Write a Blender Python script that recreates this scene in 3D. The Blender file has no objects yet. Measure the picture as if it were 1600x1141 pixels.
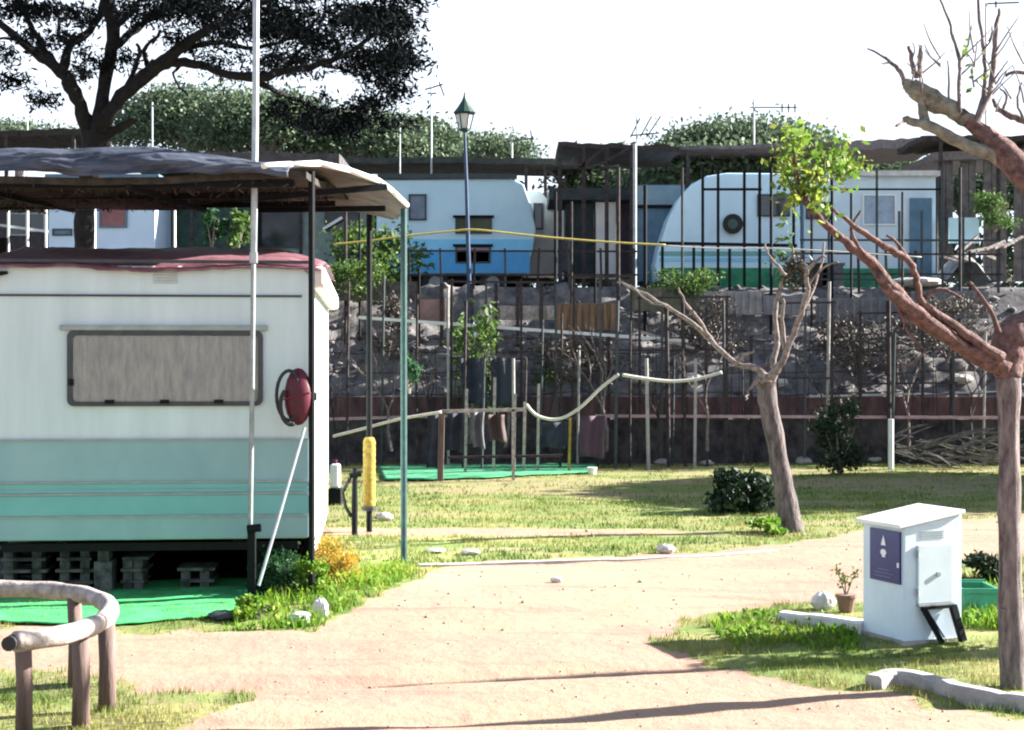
import bpy, math, random
import numpy as np
from mathutils import Vector, Matrix
R = math.radians
random.seed(7)
rng = np.random.default_rng(11)
scene = bpy.context.scene
col = scene.collection

# ------------------------------------------------------------------ camera, sky, sun, exposure
CH = 1.75; F = 2400.0
cam = bpy.data.objects.new('camera', bpy.data.cameras.new('camera'))
col.objects.link(cam); scene.camera = cam
cam.location = (0, 0, CH); cam.rotation_euler = (R(90), 0, 0)
cam.data.sensor_width = 36; cam.data.lens = 54.0
cam.data.clip_start = 0.1; cam.data.clip_end = 3000

SUN_EL = 27.0; VEIL = 4.7
SUN_DIR = Vector((1.0, 0.27, 0)).normalized()          # horizontal direction towards the sun
sd = Vector((SUN_DIR.x*math.cos(R(SUN_EL)), SUN_DIR.y*math.cos(R(SUN_EL)), math.sin(R(SUN_EL))))
w = bpy.data.worlds.new('World'); scene.world = w; w.use_nodes = True
nt = w.node_tree; bg = nt.nodes['Background']
sky = nt.nodes.new('ShaderNodeTexSky'); sky.sky_type = 'NISHITA'; sky.sun_disc = False
sky.sun_elevation = R(SUN_EL); sky.sun_rotation = math.atan2(SUN_DIR.x, SUN_DIR.y)
sky.air_density = 1.0; sky.dust_density = 1.2; sky.ozone_density = 1.2; sky.altitude = 0
# thin bright cloud veil, thickest towards the horizon
tcw = nt.nodes.new('ShaderNodeTexCoord'); spw = nt.nodes.new('ShaderNodeSeparateXYZ'); nt.links.new(tcw.outputs['Generated'], spw.inputs[0])
nzw = nt.nodes.new('ShaderNodeTexNoise'); nzw.inputs['Scale'].default_value = 3.0; nzw.inputs['Detail'].default_value = 6; nt.links.new(tcw.outputs['Generated'], nzw.inputs['Vector'])
mrw = nt.nodes.new('ShaderNodeMapRange'); mrw.inputs[1].default_value = 0.22; mrw.inputs[2].default_value = 0.5; mrw.inputs[3].default_value = 1.0; mrw.inputs[4].default_value = -0.05
nt.links.new(spw.outputs['Z'], mrw.inputs[0])
mdw = nt.nodes.new('ShaderNodeMath'); mdw.operation = 'MULTIPLY_ADD'; nt.links.new(nzw.outputs['Fac'], mdw.inputs[0]); mdw.inputs[1].default_value = 0.25; nt.links.new(mrw.outputs[0], mdw.inputs[2]); mdw.use_clamp = True
mxw = nt.nodes.new('ShaderNodeMix'); mxw.data_type = 'RGBA'; nt.links.new(mdw.outputs[0], mxw.inputs[0]); nt.links.new(sky.outputs[0], mxw.inputs[6]); mxw.inputs[7].default_value = (VEIL*.90, VEIL, VEIL*1.14, 1)
nt.links.new(mxw.outputs[2], bg.inputs[0]); bg.inputs[1].default_value = 0.052
sl = bpy.data.lights.new('sun', 'SUN'); sl.energy = 5.0; sl.angle = R(0.5); sl.color = (1.0, 0.95, 0.88)
so = bpy.data.objects.new('sun', sl); col.objects.link(so)
so.rotation_euler = sd.to_track_quat('Z', 'Y').to_euler()
scene.view_settings.view_transform = 'Standard'; scene.view_settings.look = 'None'
scene.view_settings.exposure = 2.55; scene.view_settings.gamma = 1.0
scene.render.film_transparent = False
try: scene.cycles.pixel_filter_type = 'BLACKMAN_HARRIS'; scene.cycles.filter_width = 2.1
except Exception: pass

# ------------------------------------------------------------------ helpers
def P(x, y, Y): return Vector(((x-800)/F*Y, Y, CH+(570.5-y)/F*Y))
def G(x, y):
    Y = F*CH/(y-570.5); return Vector(((x-800)/F*Y, Y, 0))

def _h(ix, iy, s):
    n = (ix*374761393 + iy*668265263 + s*144665) & 0xffffffff
    n = ((n ^ (n >> 13))*1274126177) & 0xffffffff
    return ((n ^ (n >> 16)) & 0xffff)/65535.0
def vn(x, y, s=0):
    x = np.asarray(x, dtype=float); y = np.asarray(y, dtype=float)
    ix = np.floor(x).astype(np.int64); iy = np.floor(y).astype(np.int64)
    fx = x-ix; fy = y-iy; fx = fx*fx*(3-2*fx); fy = fy*fy*(3-2*fy)
    return (_h(ix,iy,s)*(1-fx)+_h(ix+1,iy,s)*fx)*(1-fy)+(_h(ix,iy+1,s)*(1-fx)+_h(ix+1,iy+1,s)*fx)*fy
def fbm(x, y, s=0):
    return 0.55*vn(x,y,s)+0.28*vn(x*2.1,y*2.1,s+1)+0.17*vn(x*4.3,y*4.3,s+2)

MATS = {}
def mat(name, c1, c2=None, scale=4.0, rough=0.8, bump=0.0, metal=0.0, transl=0.0, stretch=(1,1,1), detail=4.0, spec=0.3, lo=0.35, hi=0.65):
    if name in MATS: return MATS[name]
    m = bpy.data.materials.new(name); m.use_nodes = True; t = m.node_tree; b = t.nodes['Principled BSDF']
    b.inputs['Roughness'].default_value = rough; b.inputs['Metallic'].default_value = metal
    b.inputs['Specular IOR Level'].default_value = spec
    c2 = c2 or tuple(v*0.75 for v in c1)
    tc = t.nodes.new('ShaderNodeTexCoord'); mp = t.nodes.new('ShaderNodeMapping'); mp.inputs['Scale'].default_value = stretch
    nz = t.nodes.new('ShaderNodeTexNoise'); nz.inputs['Scale'].default_value = scale; nz.inputs['Detail'].default_value = detail
    nz.inputs['Roughness'].default_value = 0.65
    cr = t.nodes.new('ShaderNodeValToRGB')
    cr.color_ramp.elements[0].position = lo; cr.color_ramp.elements[1].position = hi
    cr.color_ramp.elements[0].color = (*c2, 1); cr.color_ramp.elements[1].color = (*c1, 1)
    t.links.new(tc.outputs['Object'], mp.inputs[0]); t.links.new(mp.outputs[0], nz.inputs['Vector'])
    t.links.new(nz.outputs['Fac'], cr.inputs[0]); t.links.new(cr.outputs[0], b.inputs['Base Color'])
    if bump:
        bp = t.nodes.new('ShaderNodeBump'); bp.inputs['Strength'].default_value = bump; bp.inputs['Distance'].default_value = 0.03
        t.links.new(nz.outputs['Fac'], bp.inputs['Height']); t.links.new(bp.outputs[0], b.inputs['Normal'])
    if transl:
        tr = t.nodes.new('ShaderNodeBsdfTranslucent'); mx = t.nodes.new('ShaderNodeMixShader'); mx.inputs[0].default_value = transl
        t.links.new(cr.outputs[0], tr.inputs[0]); out = t.nodes['Material Output']
        t.links.new(b.outputs[0], mx.inputs[1]); t.links.new(tr.outputs[0], mx.inputs[2]); t.links.new(mx.outputs[0], out.inputs[0])
    MATS[name] = m; return m

def leafmat(name, cols, transl=0.35, rough=0.6):
    """foliage: colour picked per leaf by a point attribute"""
    if name in MATS: return MATS[name]
    m = bpy.data.materials.new(name); m.use_nodes = True; t = m.node_tree; b = t.nodes['Principled BSDF']
    at = t.nodes.new('ShaderNodeAttribute'); at.attribute_name = 'tone'
    cr = t.nodes.new('ShaderNodeValToRGB'); el = cr.color_ramp.elements
    el[0].color = (*cols[0], 1); el[1].color = (*cols[-1], 1)
    for i, c in enumerate(cols[1:-1]):
        e = el.new((i+1)/(len(cols)-1)); e.color = (*c, 1)
    t.links.new(at.outputs['Fac'], cr.inputs[0]); t.links.new(cr.outputs[0], b.inputs['Base Color'])
    b.inputs['Roughness'].default_value = rough; b.inputs['Specular IOR Level'].default_value = 0.0 if name == 'pine_needles' else 0.2
    tr = t.nodes.new('ShaderNodeBsdfTranslucent'); mx = t.nodes.new('ShaderNodeMixShader'); mx.inputs[0].default_value = transl
    out = t.nodes['Material Output']; t.links.new(cr.outputs[0], tr.inputs[0])
    t.links.new(b.outputs[0], mx.inputs[1]); t.links.new(tr.outputs[0], mx.inputs[2]); t.links.new(mx.outputs[0], out.inputs[0])
    MATS[name] = m; return m

LOC = {}   # root name -> True when its parts are modelled in the root's own frame
def tag(o, label=None, cat=None, group=None, kind=None):
    if label: o['label'] = label
    if cat: o['category'] = cat
    if group: o['group'] = group
    if kind: o['kind'] = kind
    return o
def thing(name, label, cat, loc=(0,0,0), rotz=0, group=None, local=False):
    o = bpy.data.objects.new(name, None); col.objects.link(o); o.empty_display_size = 0.2
    o.location = loc; o.rotation_euler = (0, 0, rotz); LOC[o.name] = local
    return tag(o, label, cat, group)
def rootof(o):
    while o.parent: o = o.parent
    return o

class MB:
    def __init__(s): s.v = []; s.f = []
    def add(s, vs, fs):
        n = len(s.v); s.v += [tuple(p) for p in vs]; s.f += [tuple(i+n for i in f) for f in fs]; return s
    def box(s, a, b, rot=0, c=None):
        x0,y0,z0 = a; x1,y1,z1 = b
        vs = [Vector(p) for p in ((x0,y0,z0),(x1,y0,z0),(x1,y1,z0),(x0,y1,z0),(x0,y0,z1),(x1,y0,z1),(x1,y1,z1),(x0,y1,z1))]
        if rot:
            ce = Vector(c or ((x0+x1)/2,(y0+y1)/2,(z0+z1)/2)); M = Matrix.Rotation(rot,3,'Z'); vs = [M@(p-ce)+ce for p in vs]
        return s.add(vs, [(0,3,2,1),(4,5,6,7),(0,1,5,4),(1,2,6,5),(2,3,7,6),(3,0,4,7)])
    def bar(s, p, q, wd, ht=None):
        p = Vector(p); q = Vector(q); ht = ht or wd; d = (q-p).normalized()
        up = Vector((0,0,1)) if abs(d.z) < 0.95 else Vector((0,1,0))
        a = d.cross(up).normalized()*wd/2; b = a.cross(d).normalized()*ht/2
        vs = [p-a-b,p+a-b,p+a+b,p-a+b,q-a-b,q+a-b,q+a+b,q-a+b]
        return s.add(vs, [(0,1,2,3),(7,6,5,4),(0,4,5,1),(1,5,6,2),(2,6,7,3),(3,7,4,0)])
    def tube(s, pts, rs, n=8, cap=True):
        pts = [Vector(p) for p in pts]
        if not hasattr(rs, '__len__'): rs = [rs]*len(pts)
        N = len(pts); vs = []; ref = None
        for i, p in enumerate(pts):
            d = (pts[min(i+1,N-1)]-pts[max(i-1,0)])
            d = d.normalized() if d.length > 1e-9 else Vector((0,0,1))
            if ref is None: ref = d.orthogonal().normalized()
            ref = (ref - d*ref.dot(d)); ref = ref.normalized() if ref.length > 1e-6 else d.orthogonal().normalized()
            b = d.cross(ref)
            for k in range(n):
                a = 2*math.pi*k/n; vs.append(p+(ref*math.cos(a)+b*math.sin(a))*rs[i])
        fs = [(i*n+k, i*n+(k+1)%n, (i+1)*n+(k+1)%n, (i+1)*n+k) for i in range(N-1) for k in range(n)]
        if cap: fs += [tuple(range(n))[::-1], tuple((N-1)*n+k for k in range(n))]
        return s.add(vs, fs)
    def lathe(s, c, prof, n=16):
        c = Vector(c); vs = []
        for r, z in prof:
            for k in range(n): a = 2*math.pi*k/n; vs.append(c+Vector((r*math.cos(a), r*math.sin(a), z)))
        N = len(prof)
        fs = [(i*n+k, i*n+(k+1)%n, (i+1)*n+(k+1)%n, (i+1)*n+k) for i in range(N-1) for k in range(n)]
        fs += [tuple(range(n))[::-1], tuple((N-1)*n+k for k in range(n))]
        return s.add(vs, fs)
    def prism(s, poly, d):
        """poly: list of 3-D points, d: thickness vector"""
        n = len(poly); d = Vector(d); vs = [Vector(p) for p in poly]+[Vector(p)+d for p in poly]
        return s.add(vs, [tuple(range(n))[::-1], tuple(range(n,2*n))]+[(i,(i+1)%n,n+(i+1)%n,n+i) for i in range(n)])
    def grid(s, fn, nu, nv, th=0.0):
        """fn(u,v)->point; optional thickness (offset along -normal approx z)"""
        vs = [Vector(fn(i/nu, j/nv)) for j in range(nv+1) for i in range(nu+1)]
        q = lambda i,j: j*(nu+1)+i
        fs = [(q(i,j),q(i+1,j),q(i+1,j+1),q(i,j+1)) for j in range(nv) for i in range(nu)]
        if th:
            o = len(vs); d = Vector(th) if hasattr(th,'__len__') else Vector((0,0,-th))
            vs += [p+d for p in vs]; fs2 = [tuple(o+k for k in f[::-1]) for f in fs]
            for i in range(nu): fs2 += [(q(i+1,0),q(i,0),o+q(i,0),o+q(i+1,0)), (q(i,nv),q(i+1,nv),o+q(i+1,nv),o+q(i,nv))]
            for j in range(nv): fs2 += [(q(0,j),q(0,j+1),o+q(0,j+1),o+q(0,j)), (q(nu,j+1),q(nu,j),o+q(nu,j),o+q(nu,j+1))]
            fs += fs2
        return s.add(vs, fs)
    def build(s, name, m, parent=None, smooth=False, label=None, cat=None, group=None, kind=None, bevel=0):
        me = bpy.data.meshes.new(name)
        vs = s.v
        if parent is not None:
            r = rootof(parent)
            if not LOC.get(r.name, False):
                l = r.location; vs = [(x-l.x, y-l.y, z-l.z) for x,y,z in vs]; off = None
            o_loc = (0,0,0)
        else:
            xs = [p[0] for p in vs]; ys = [p[1] for p in vs]; zs = [p[2] for p in vs]
            o_loc = ((min(xs)+max(xs))/2, (min(ys)+max(ys))/2, min(zs)); vs = [(x-o_loc[0], y-o_loc[1], z-o_loc[2]) for x,y,z in vs]
        me.from_pydata(vs, [], s.f); me.materials.append(m)
        if smooth: me.polygons.foreach_set('use_smooth', [True]*len(me.polygons))
        me.update()
        o = bpy.data.objects.new(name, me); col.objects.link(o); o.location = o_loc
        if parent is not None: o.parent = parent
        if bevel:
            b = o.modifiers.new('bevel', 'BEVEL'); b.width = bevel; b.segments = 2; b.limit_method = 'ANGLE'
        return tag(o, label, cat, group, kind)

def npmesh(name, V, Fc, m, tone=None, parent=None, smooth=False):
    """V (n,3), Fc (k, s) arrays"""
    V = np.asarray(V, dtype=np.float32); Fc = np.asarray(Fc, dtype=np.int32)
    if parent is not None and not LOC.get(rootof(parent).name, False): V = V - np.array(rootof(parent).location, dtype=np.float32)
    me = bpy.data.meshes.new(name); k, sz = Fc.shape
    me.vertices.add(len(V)); me.vertices.foreach_set('co', V.ravel())
    me.loops.add(k*sz); me.loops.foreach_set('vertex_index', Fc.ravel())
    me.polygons.add(k); me.polygons.foreach_set('loop_start', np.arange(0,k*sz,sz,dtype=np.int32))
    me.update(calc_edges=True)
    if tone is not None:
        a = me.attributes.new('tone', 'FLOAT', 'POINT'); a.data.foreach_set('value', np.asarray(tone, dtype=np.float32))
    if smooth: me.polygons.foreach_set('use_smooth', np.ones(k, dtype=bool))
    me.materials.append(m); o = bpy.data.objects.new(name, me); col.objects.link(o)
    if parent is not None: o.parent = parent
    return o

def leaves(C, size, tone=None, aspect=0.5, up=0.0, var=0.4):
    """diamond-shaped leaves at centres C -> verts, faces, tones"""
    C = np.asarray(C); n = len(C)
    d = rng.normal(size=(n,3)); d[:,2] += up; d /= np.linalg.norm(d,axis=1)[:,None]
    e = rng.normal(size=(n,3)); e -= (e*d).sum(1)[:,None]*d; e /= np.linalg.norm(e,axis=1)[:,None]
    s = size*(1+var*rng.uniform(-1,1,n))[:,None]
    V = np.stack([C-d*s*.5, C+e*s*aspect*.5, C+d*s*.5, C-e*s*aspect*.5], 1).reshape(-1,3)
    Fc = np.arange(4*n).reshape(n,4)
    if tone is None: tone = rng.uniform(0,1,n)
    return V, Fc, np.repeat(tone,4)

def copy_tree(o, parent=None):
    c = o.copy(); col.objects.link(c); c.parent = parent
    LOC[c.name] = LOC.get(o.name, False)
    for ch in list(o.children): copy_tree(ch, c)
    return c

def smoothpath(pts, n=4):
    """Catmull-Rom over (x,y,z,r) tuples"""
    pts = [np.array(p, dtype=float) for p in pts]; out = []
    for i in range(len(pts)-1):
        p0 = pts[max(i-1,0)]; p1 = pts[i]; p2 = pts[i+1]; p3 = pts[min(i+2,len(pts)-1)]
        for k in range(n):
            t = k/n; out.append(0.5*((2*p1)+(p2-p0)*t+(2*p0-5*p1+4*p2-p3)*t*t+(-p0+3*p1-3*p2+p3)*t**3))
    out.append(pts[-1]); return out
def limb(mb, pts, Y, dY=0.0, n=8, jit=0.0, sub=4):
    """pts (px, py, width_px [,extra depth]) traced; each limb leans dY away over its length"""
    q = []
    for i, p in enumerate(pts):
        y = Y + dY*i/(len(pts)-1) + (p[3] if len(p) > 3 else 0)
        v = P(p[0], p[1], y); q.append((v.x, v.y, v.z, p[2]/2/F*y))
    sp = smoothpath(q, sub); c = [Vector(a[:3]) for a in sp]
    if jit: c = [c[0]]+[a+Vector((random.uniform(-1,1),random.uniform(-1,1),random.uniform(-1,1)))*jit for a in c[1:]]
    mb.tube(c, [max(a[3],0.003)*(1+random.uniform(-.08,.08)) for a in sp], n)
    return c

# ------------------------------------------------------------------ materials
M_white = mat('white_paint', (.74,.75,.73), (.6,.62,.6), 3, .45, .05)
M_cwhite = mat('caravan_white', (.51,.61,.62), (.42,.52,.52), 2.4, .38, .04, stretch=(2.2,1,.35), lo=.25, hi=.65)
M_teal = mat('caravan_teal', (.23,.37,.385), (.18,.31,.33), 1.3, .38, .03, stretch=(1,1,.6))
M_teal2 = mat('caravan_turquoise', (.15,.38,.37), (.12,.32,.32), 1.3, .38)
M_dark = mat('dark_rubber', (.025,.025,.028), (.015,.015,.018), 8, .6)
M_trim = mat('dark_trim', (.05,.062,.065), (.03,.038,.042), 8, .5)
M_gtrim = mat('grey_trim', (.30,.33,.32), (.22,.25,.25), 8, .5)
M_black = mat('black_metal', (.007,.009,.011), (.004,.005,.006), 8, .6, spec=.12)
M_galv = mat('galvanised', (.42,.46,.46), (.3,.34,.35), 9, .45, .05, metal=.3)
M_tealpole = mat('teal_pole_paint', (.03,.085,.08), (.015,.045,.045), 9, .5)
M_wood = mat('weathered_wood', (.18,.125,.11), (.08,.055,.048), 14, .85, .5, stretch=(1,1,.12))
M_woodpale = mat('bleached_wood', (.42,.37,.34), (.20,.165,.15), 14, .85, .4)
M_rope = mat('rope', (.62,.6,.52), (.45,.43,.36), 30, .9)
M_yrope = mat('yellow_tape', (.50,.42,.10), (.38,.32,.09), 10, .6)
M_maroon = mat('maroon_tarp', (.25,.115,.135), (.085,.035,.05), 5.0, .5, .8, stretch=(.6,3,3))
M_bluetarp = mat('blue_grey_tarp', (.075,.085,.115), (.02,.025,.035), 4.0, .55, .6, stretch=(.6,1,3))
M_net = mat('shade_net', (.055,.045,.035), (.015,.016,.015), 9, .95, .6)
M_canvas = mat('white_canvas', (.72,.68,.65), (.6,.56,.53), 3, .8, .2, transl=.12)
M_rust = mat('rusty_steel', (.055,.04,.038), (.015,.014,.015), 12, .8)
M_pinkrail = mat('pink_rail', (.42,.29,.29), (.3,.2,.2), 9, .7)
M_maroonwall = mat('maroon_boards', (.14,.075,.08), (.05,.03,.034), 5, .8, .4, stretch=(1,1,.3))
M_conc = mat('concrete', (.38,.36,.34), (.24,.23,.22), 6, .9, .5)
M_concpale = mat('pale_concrete', (.58,.57,.55), (.42,.41,.4), 6, .9, .5)
M_bark = mat('grey_bark', (.24,.20,.19), (.07,.056,.055), 30, .95, 1.0, stretch=(1,1,.22), detail=8)
M_redbark = mat('red_bark', (.20,.12,.105), (.055,.034,.033), 26, .95, 1.0, detail=8)
M_pinebark = mat('pine_bark', (.016,.014,.015), (.006,.006,.007), 10, .95, .8)
M_bluepost = mat('blue_lamp_post', (.03,.065,.13), (.02,.045,.09), 9, .4)
M_lampgreen = mat('lamp_green', (.025,.06,.05), (.018,.04,.035), 9, .5)
M_carpet = mat('green_carpet', (.05,.38,.12), (.03,.22,.07), 5, .95, .3)
M_mat2 = mat('green_mat', (.05,.28,.14), (.03,.17,.08), 5, .95, .3)
M_skyblue = mat('sky_blue_paint', (.25,.60,.82), (.18,.52,.76), 1.4, .4)
M_paleblue = mat('pale_blue_paint', (.50,.70,.76), (.42,.62,.72), 1.2, .4)
M_blue = mat('bright_blue_paint', (.08,.37,.68), (.055,.30,.60), 1.4, .4)
M_slate = mat('slate_blue', (.10,.19,.27), (.06,.13,.19), 3, .5)
M_greenskirt = mat('green_skirt', (.04,.26,.13), (.02,.15,.08), 5, .7, .3)
M_darkglass = mat('dark_glass', (.03,.04,.05), (.02,.025,.03), 3, .12, spec=.6)
M_cloth = mat('hung_cloth', (.04,.045,.065), (.018,.02,.03), 4, .9, .4)
M_clothlt = mat('hung_pale_cloth', (.15,.15,.16), (.08,.08,.10), 4, .9, .4)
M_pallet = mat('orange_boards', (.22,.145,.09), (.11,.07,.045), 8, .85, .4, stretch=(3,1,.3))
M_red = mat('dark_red_plastic', (.10,.012,.026), (.05,.008,.016), 6, .45)
M_yellow = mat('yellow_plastic', (.36,.25,.04), (.20,.13,.03), 22, .8, .3)
M_sign = mat('navy_enamel', (.010,.02,.15), (.007,.014,.11), 5, .4)
M_signw = mat('sign_white', (.75,.76,.8), (.68,.7,.75), 5, .5)
M_boxwhite = mat('meter_box_white', (.60,.71,.78), (.50,.61,.69), 2.2, .6, .12)
M_boxdoor = mat('meter_door', (.52,.60,.62), (.46,.54,.57), 3, .5)
M_thatch = mat('grey_thatch', (.24,.21,.20), (.10,.09,.09), 10, .95, .8, stretch=(4,1,1))
M_curtain = mat('beige_curtain', (.60,.54,.46), (.36,.33,.30), 3.5, .9, .2, stretch=(7,1,1.3))
M_terr = mat('terracotta', (.20,.12,.09), (.14,.09,.07), 6, .85)
M_greenplastic = mat('green_plastic', (.05,.26,.15), (.035,.19,.11), 5, .5)
M_stone = mat('pale_stone', (.50,.48,.45), (.30,.29,.28), 7, .9, .7)
M_purple = mat('mauve_panel', (.32,.26,.34), (.26,.2,.28), 5, .6)
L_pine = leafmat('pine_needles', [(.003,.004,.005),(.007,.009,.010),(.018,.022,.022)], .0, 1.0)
L_bg = leafmat('far_pine_leaves', [(.035,.06,.035),(.075,.115,.065),(.14,.18,.10)], .25)
L_lime = leafmat('lime_leaves', [(.05,.12,.015),(.13,.22,.03),(.26,.30,.06)], .4)
L_dark = leafmat('dark_shrub_leaves', [(.006,.014,.008),(.014,.03,.014),(.03,.055,.02)], .15)
L_mid = leafmat('mid_green_leaves', [(.03,.07,.015),(.07,.13,.03),(.14,.2,.05)], .35)
L_emer = leafmat('emerald_leaves', [(.010,.04,.018),(.03,.09,.035),(.07,.15,.06)], .3)
L_orange = leafmat('orange_flowers', [(.10,.14,.02),(.30,.22,.03),(.45,.26,.03),(.30,.14,.06)], .35)
L_grass = leafmat('grass_blades', [(.06,.11,.02),(.13,.18,.035),(.21,.22,.06),(.28,.25,.10)], .25)
L_weed = leafmat('lush_weeds', [(.03,.10,.012),(.09,.20,.018),(.17,.27,.025),(.26,.26,.05)], .45)
L_dry = leafmat('dry_twig_leaves', [(.03,.025,.022),(.075,.065,.055),(.17,.15,.12)], .15)

def glassmat():
    m = bpy.data.materials.new('window_glass'); m.use_nodes = True; t = m.node_tree
    t.nodes.remove(t.nodes['Principled BSDF']); out = t.nodes['Material Output']
    a = t.nodes.new('ShaderNodeBsdfTransparent'); a.inputs[0].default_value = (.92,.94,.93,1)
    g = t.nodes.new('ShaderNodeBsdfGlossy'); g.inputs['Roughness'].default_value = .06
    fr = t.nodes.new('ShaderNodeFresnel'); fr.inputs[0].default_value = 1.5
    mx = t.nodes.new('ShaderNodeMixShader'); t.links.new(fr.outputs[0], mx.inputs[0])
    t.links.new(a.outputs[0], mx.inputs[1]); t.links.new(g.outputs[0], mx.inputs[2]); t.links.new(mx.outputs[0], out.inputs[0]); return m
M_glass = glassmat()

# ------------------------------------------------------------------ terrain
TZ = 3.25; Y0, Y1 = 27.4, 29.6
def inpoly(px, py, poly):
    r = np.zeros(px.shape, bool); n = len(poly)
    for i in range(n):
        x0,y0 = poly[i]; x1,y1 = poly[(i+1)%n]
        if y0 == y1: continue
        c = ((y0 > py) != (y1 > py)) & (px < (x1-x0)*(py-y0)/(y1-y0)+x0); r ^= c
    return r
def gp(l): return [(G(*p).x, G(*p).y) for p in l]
POLY = {
 'lawn': gp([(200,800),(400,830),(520,868),(640,884),(760,876),(1000,868),(1200,856),(1330,834),(1460,815),(1750,796)])+[(30,20),(30,40),(-30,40),(-30,16)],
 'weeds': gp([(330,985),(400,945),(430,900),(460,868),(650,872),(690,888),(650,908),(600,930),(540,958),(480,985)]),
 'strip': gp([(-300,975),(150,985),(330,985),(440,985),(440,960),(330,940),(0,940),(-300,930)]),
 'lowleft': gp([(-500,1045),(0,1048),(120,1062),(300,1085),(385,1092),(370,1112),(280,1130),(240,1160),(300,1300),(-500,1300)]),
 'verge': gp([(1030,1008),(1060,975),(1110,955),(1230,942),(1340,935),(1500,880),(1700,868),(1900,880),(1900,1120),(1700,1125),(1600,1118),(1480,1100),(1395,1085),(1340,1078),(1240,1066),(1150,1045),(1080,1026)]),
}
def masks(X, Y):
    wx = X + 0.22*(fbm(X*1.6,Y*1.6,5)-.5)+0.12*(vn(X*7,Y*7,9)-.5); wy = Y + (0.35*(fbm(X*1.3,Y*1.3,15)-.5)+0.12*(vn(X*7,Y*7,19)-.5))*(1+Y*.03)
    g = np.zeros(X.shape)
    near = (wy > 0)
    for k, p in POLY.items():
        m = inpoly(wx, wy, p)&near
        lvl = {'lawn':.85,'weeds':.95,'strip':.75,'lowleft':.7,'verge':.85}[k]
        g = np.where(m, np.maximum(g,lvl), g)
    # worn sandy streaks across the lawn
    st = fbm(X*.35+3, Y*1.5, 31); wear = np.clip((st-.44)*5, 0, 1)
    g = np.where((Y > 13.6)&(Y < 17.4), g*(1-.85*wear), g)
    g = np.where((Y >= 17.4), g*(1-.35*wear), g)
    g *= .72+.45*fbm(X*3,Y*3,41)
    # grass returning thinly in the track
    return np.clip(g,0,1)
def hgt(X, Y):
    t = np.clip((Y-Y0)/(Y1-Y0),0,1)
    base = np.where(Y < Y0, 0, 1.05+(TZ-1.05)*t)
    b = (fbm(X*.5,Y*.5,61)-.5)*.05+(fbm(X*3,Y*3,71)-.5)*.02
    rut = -0.05*np.exp(-((Y-(8.55+.25*(X+.7)+.02*(X**2)))/.12)**2)-0.03*np.exp(-((Y-(7.65+.12*X))/.10)**2)-0.03*np.exp(-((Y-(10.9+.35*X))/.12)**2)
    rub = np.where((t>0)&(t<1), (fbm(X*2.2,Y*3,81)-.5)*.5, 0)
    out = np.where(Y<Y0, b+np.where(Y<16, rut, 0), base+rub+b)
    return out
def hz(x, y): return float(hgt(np.array([x]), np.array([y]))[0])
def axis(segs):
    out = []
    for a, b, n in segs: out += list(np.linspace(a, b, n, endpoint=False))
    return np.array(out+[segs[-1][1]])
xs = axis([(-600,-60,10),(-60,-9,60),(-9,9,260),(9,60,60),(60,600,10)])
ys = axis([(-30,4,12),(4,12,150),(12,27.35,170),(27.35,27.45,2),(27.45,30,30),(30,60,40),(60,900,16)])
XX, YY = np.meshgrid(xs, ys)
ZZ = hgt(XX, YY); GG = masks(XX, YY)
nx, ny = len(xs), len(ys)
V = np.stack([XX.ravel(), YY.ravel(), ZZ.ravel()], 1)
idx = np.arange(nx*ny).reshape(ny,nx)
Fc = np.stack([idx[:-1,:-1].ravel(), idx[:-1,1:].ravel(), idx[1:,1:].ravel(), idx[1:,:-1].ravel()], 1)
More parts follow.
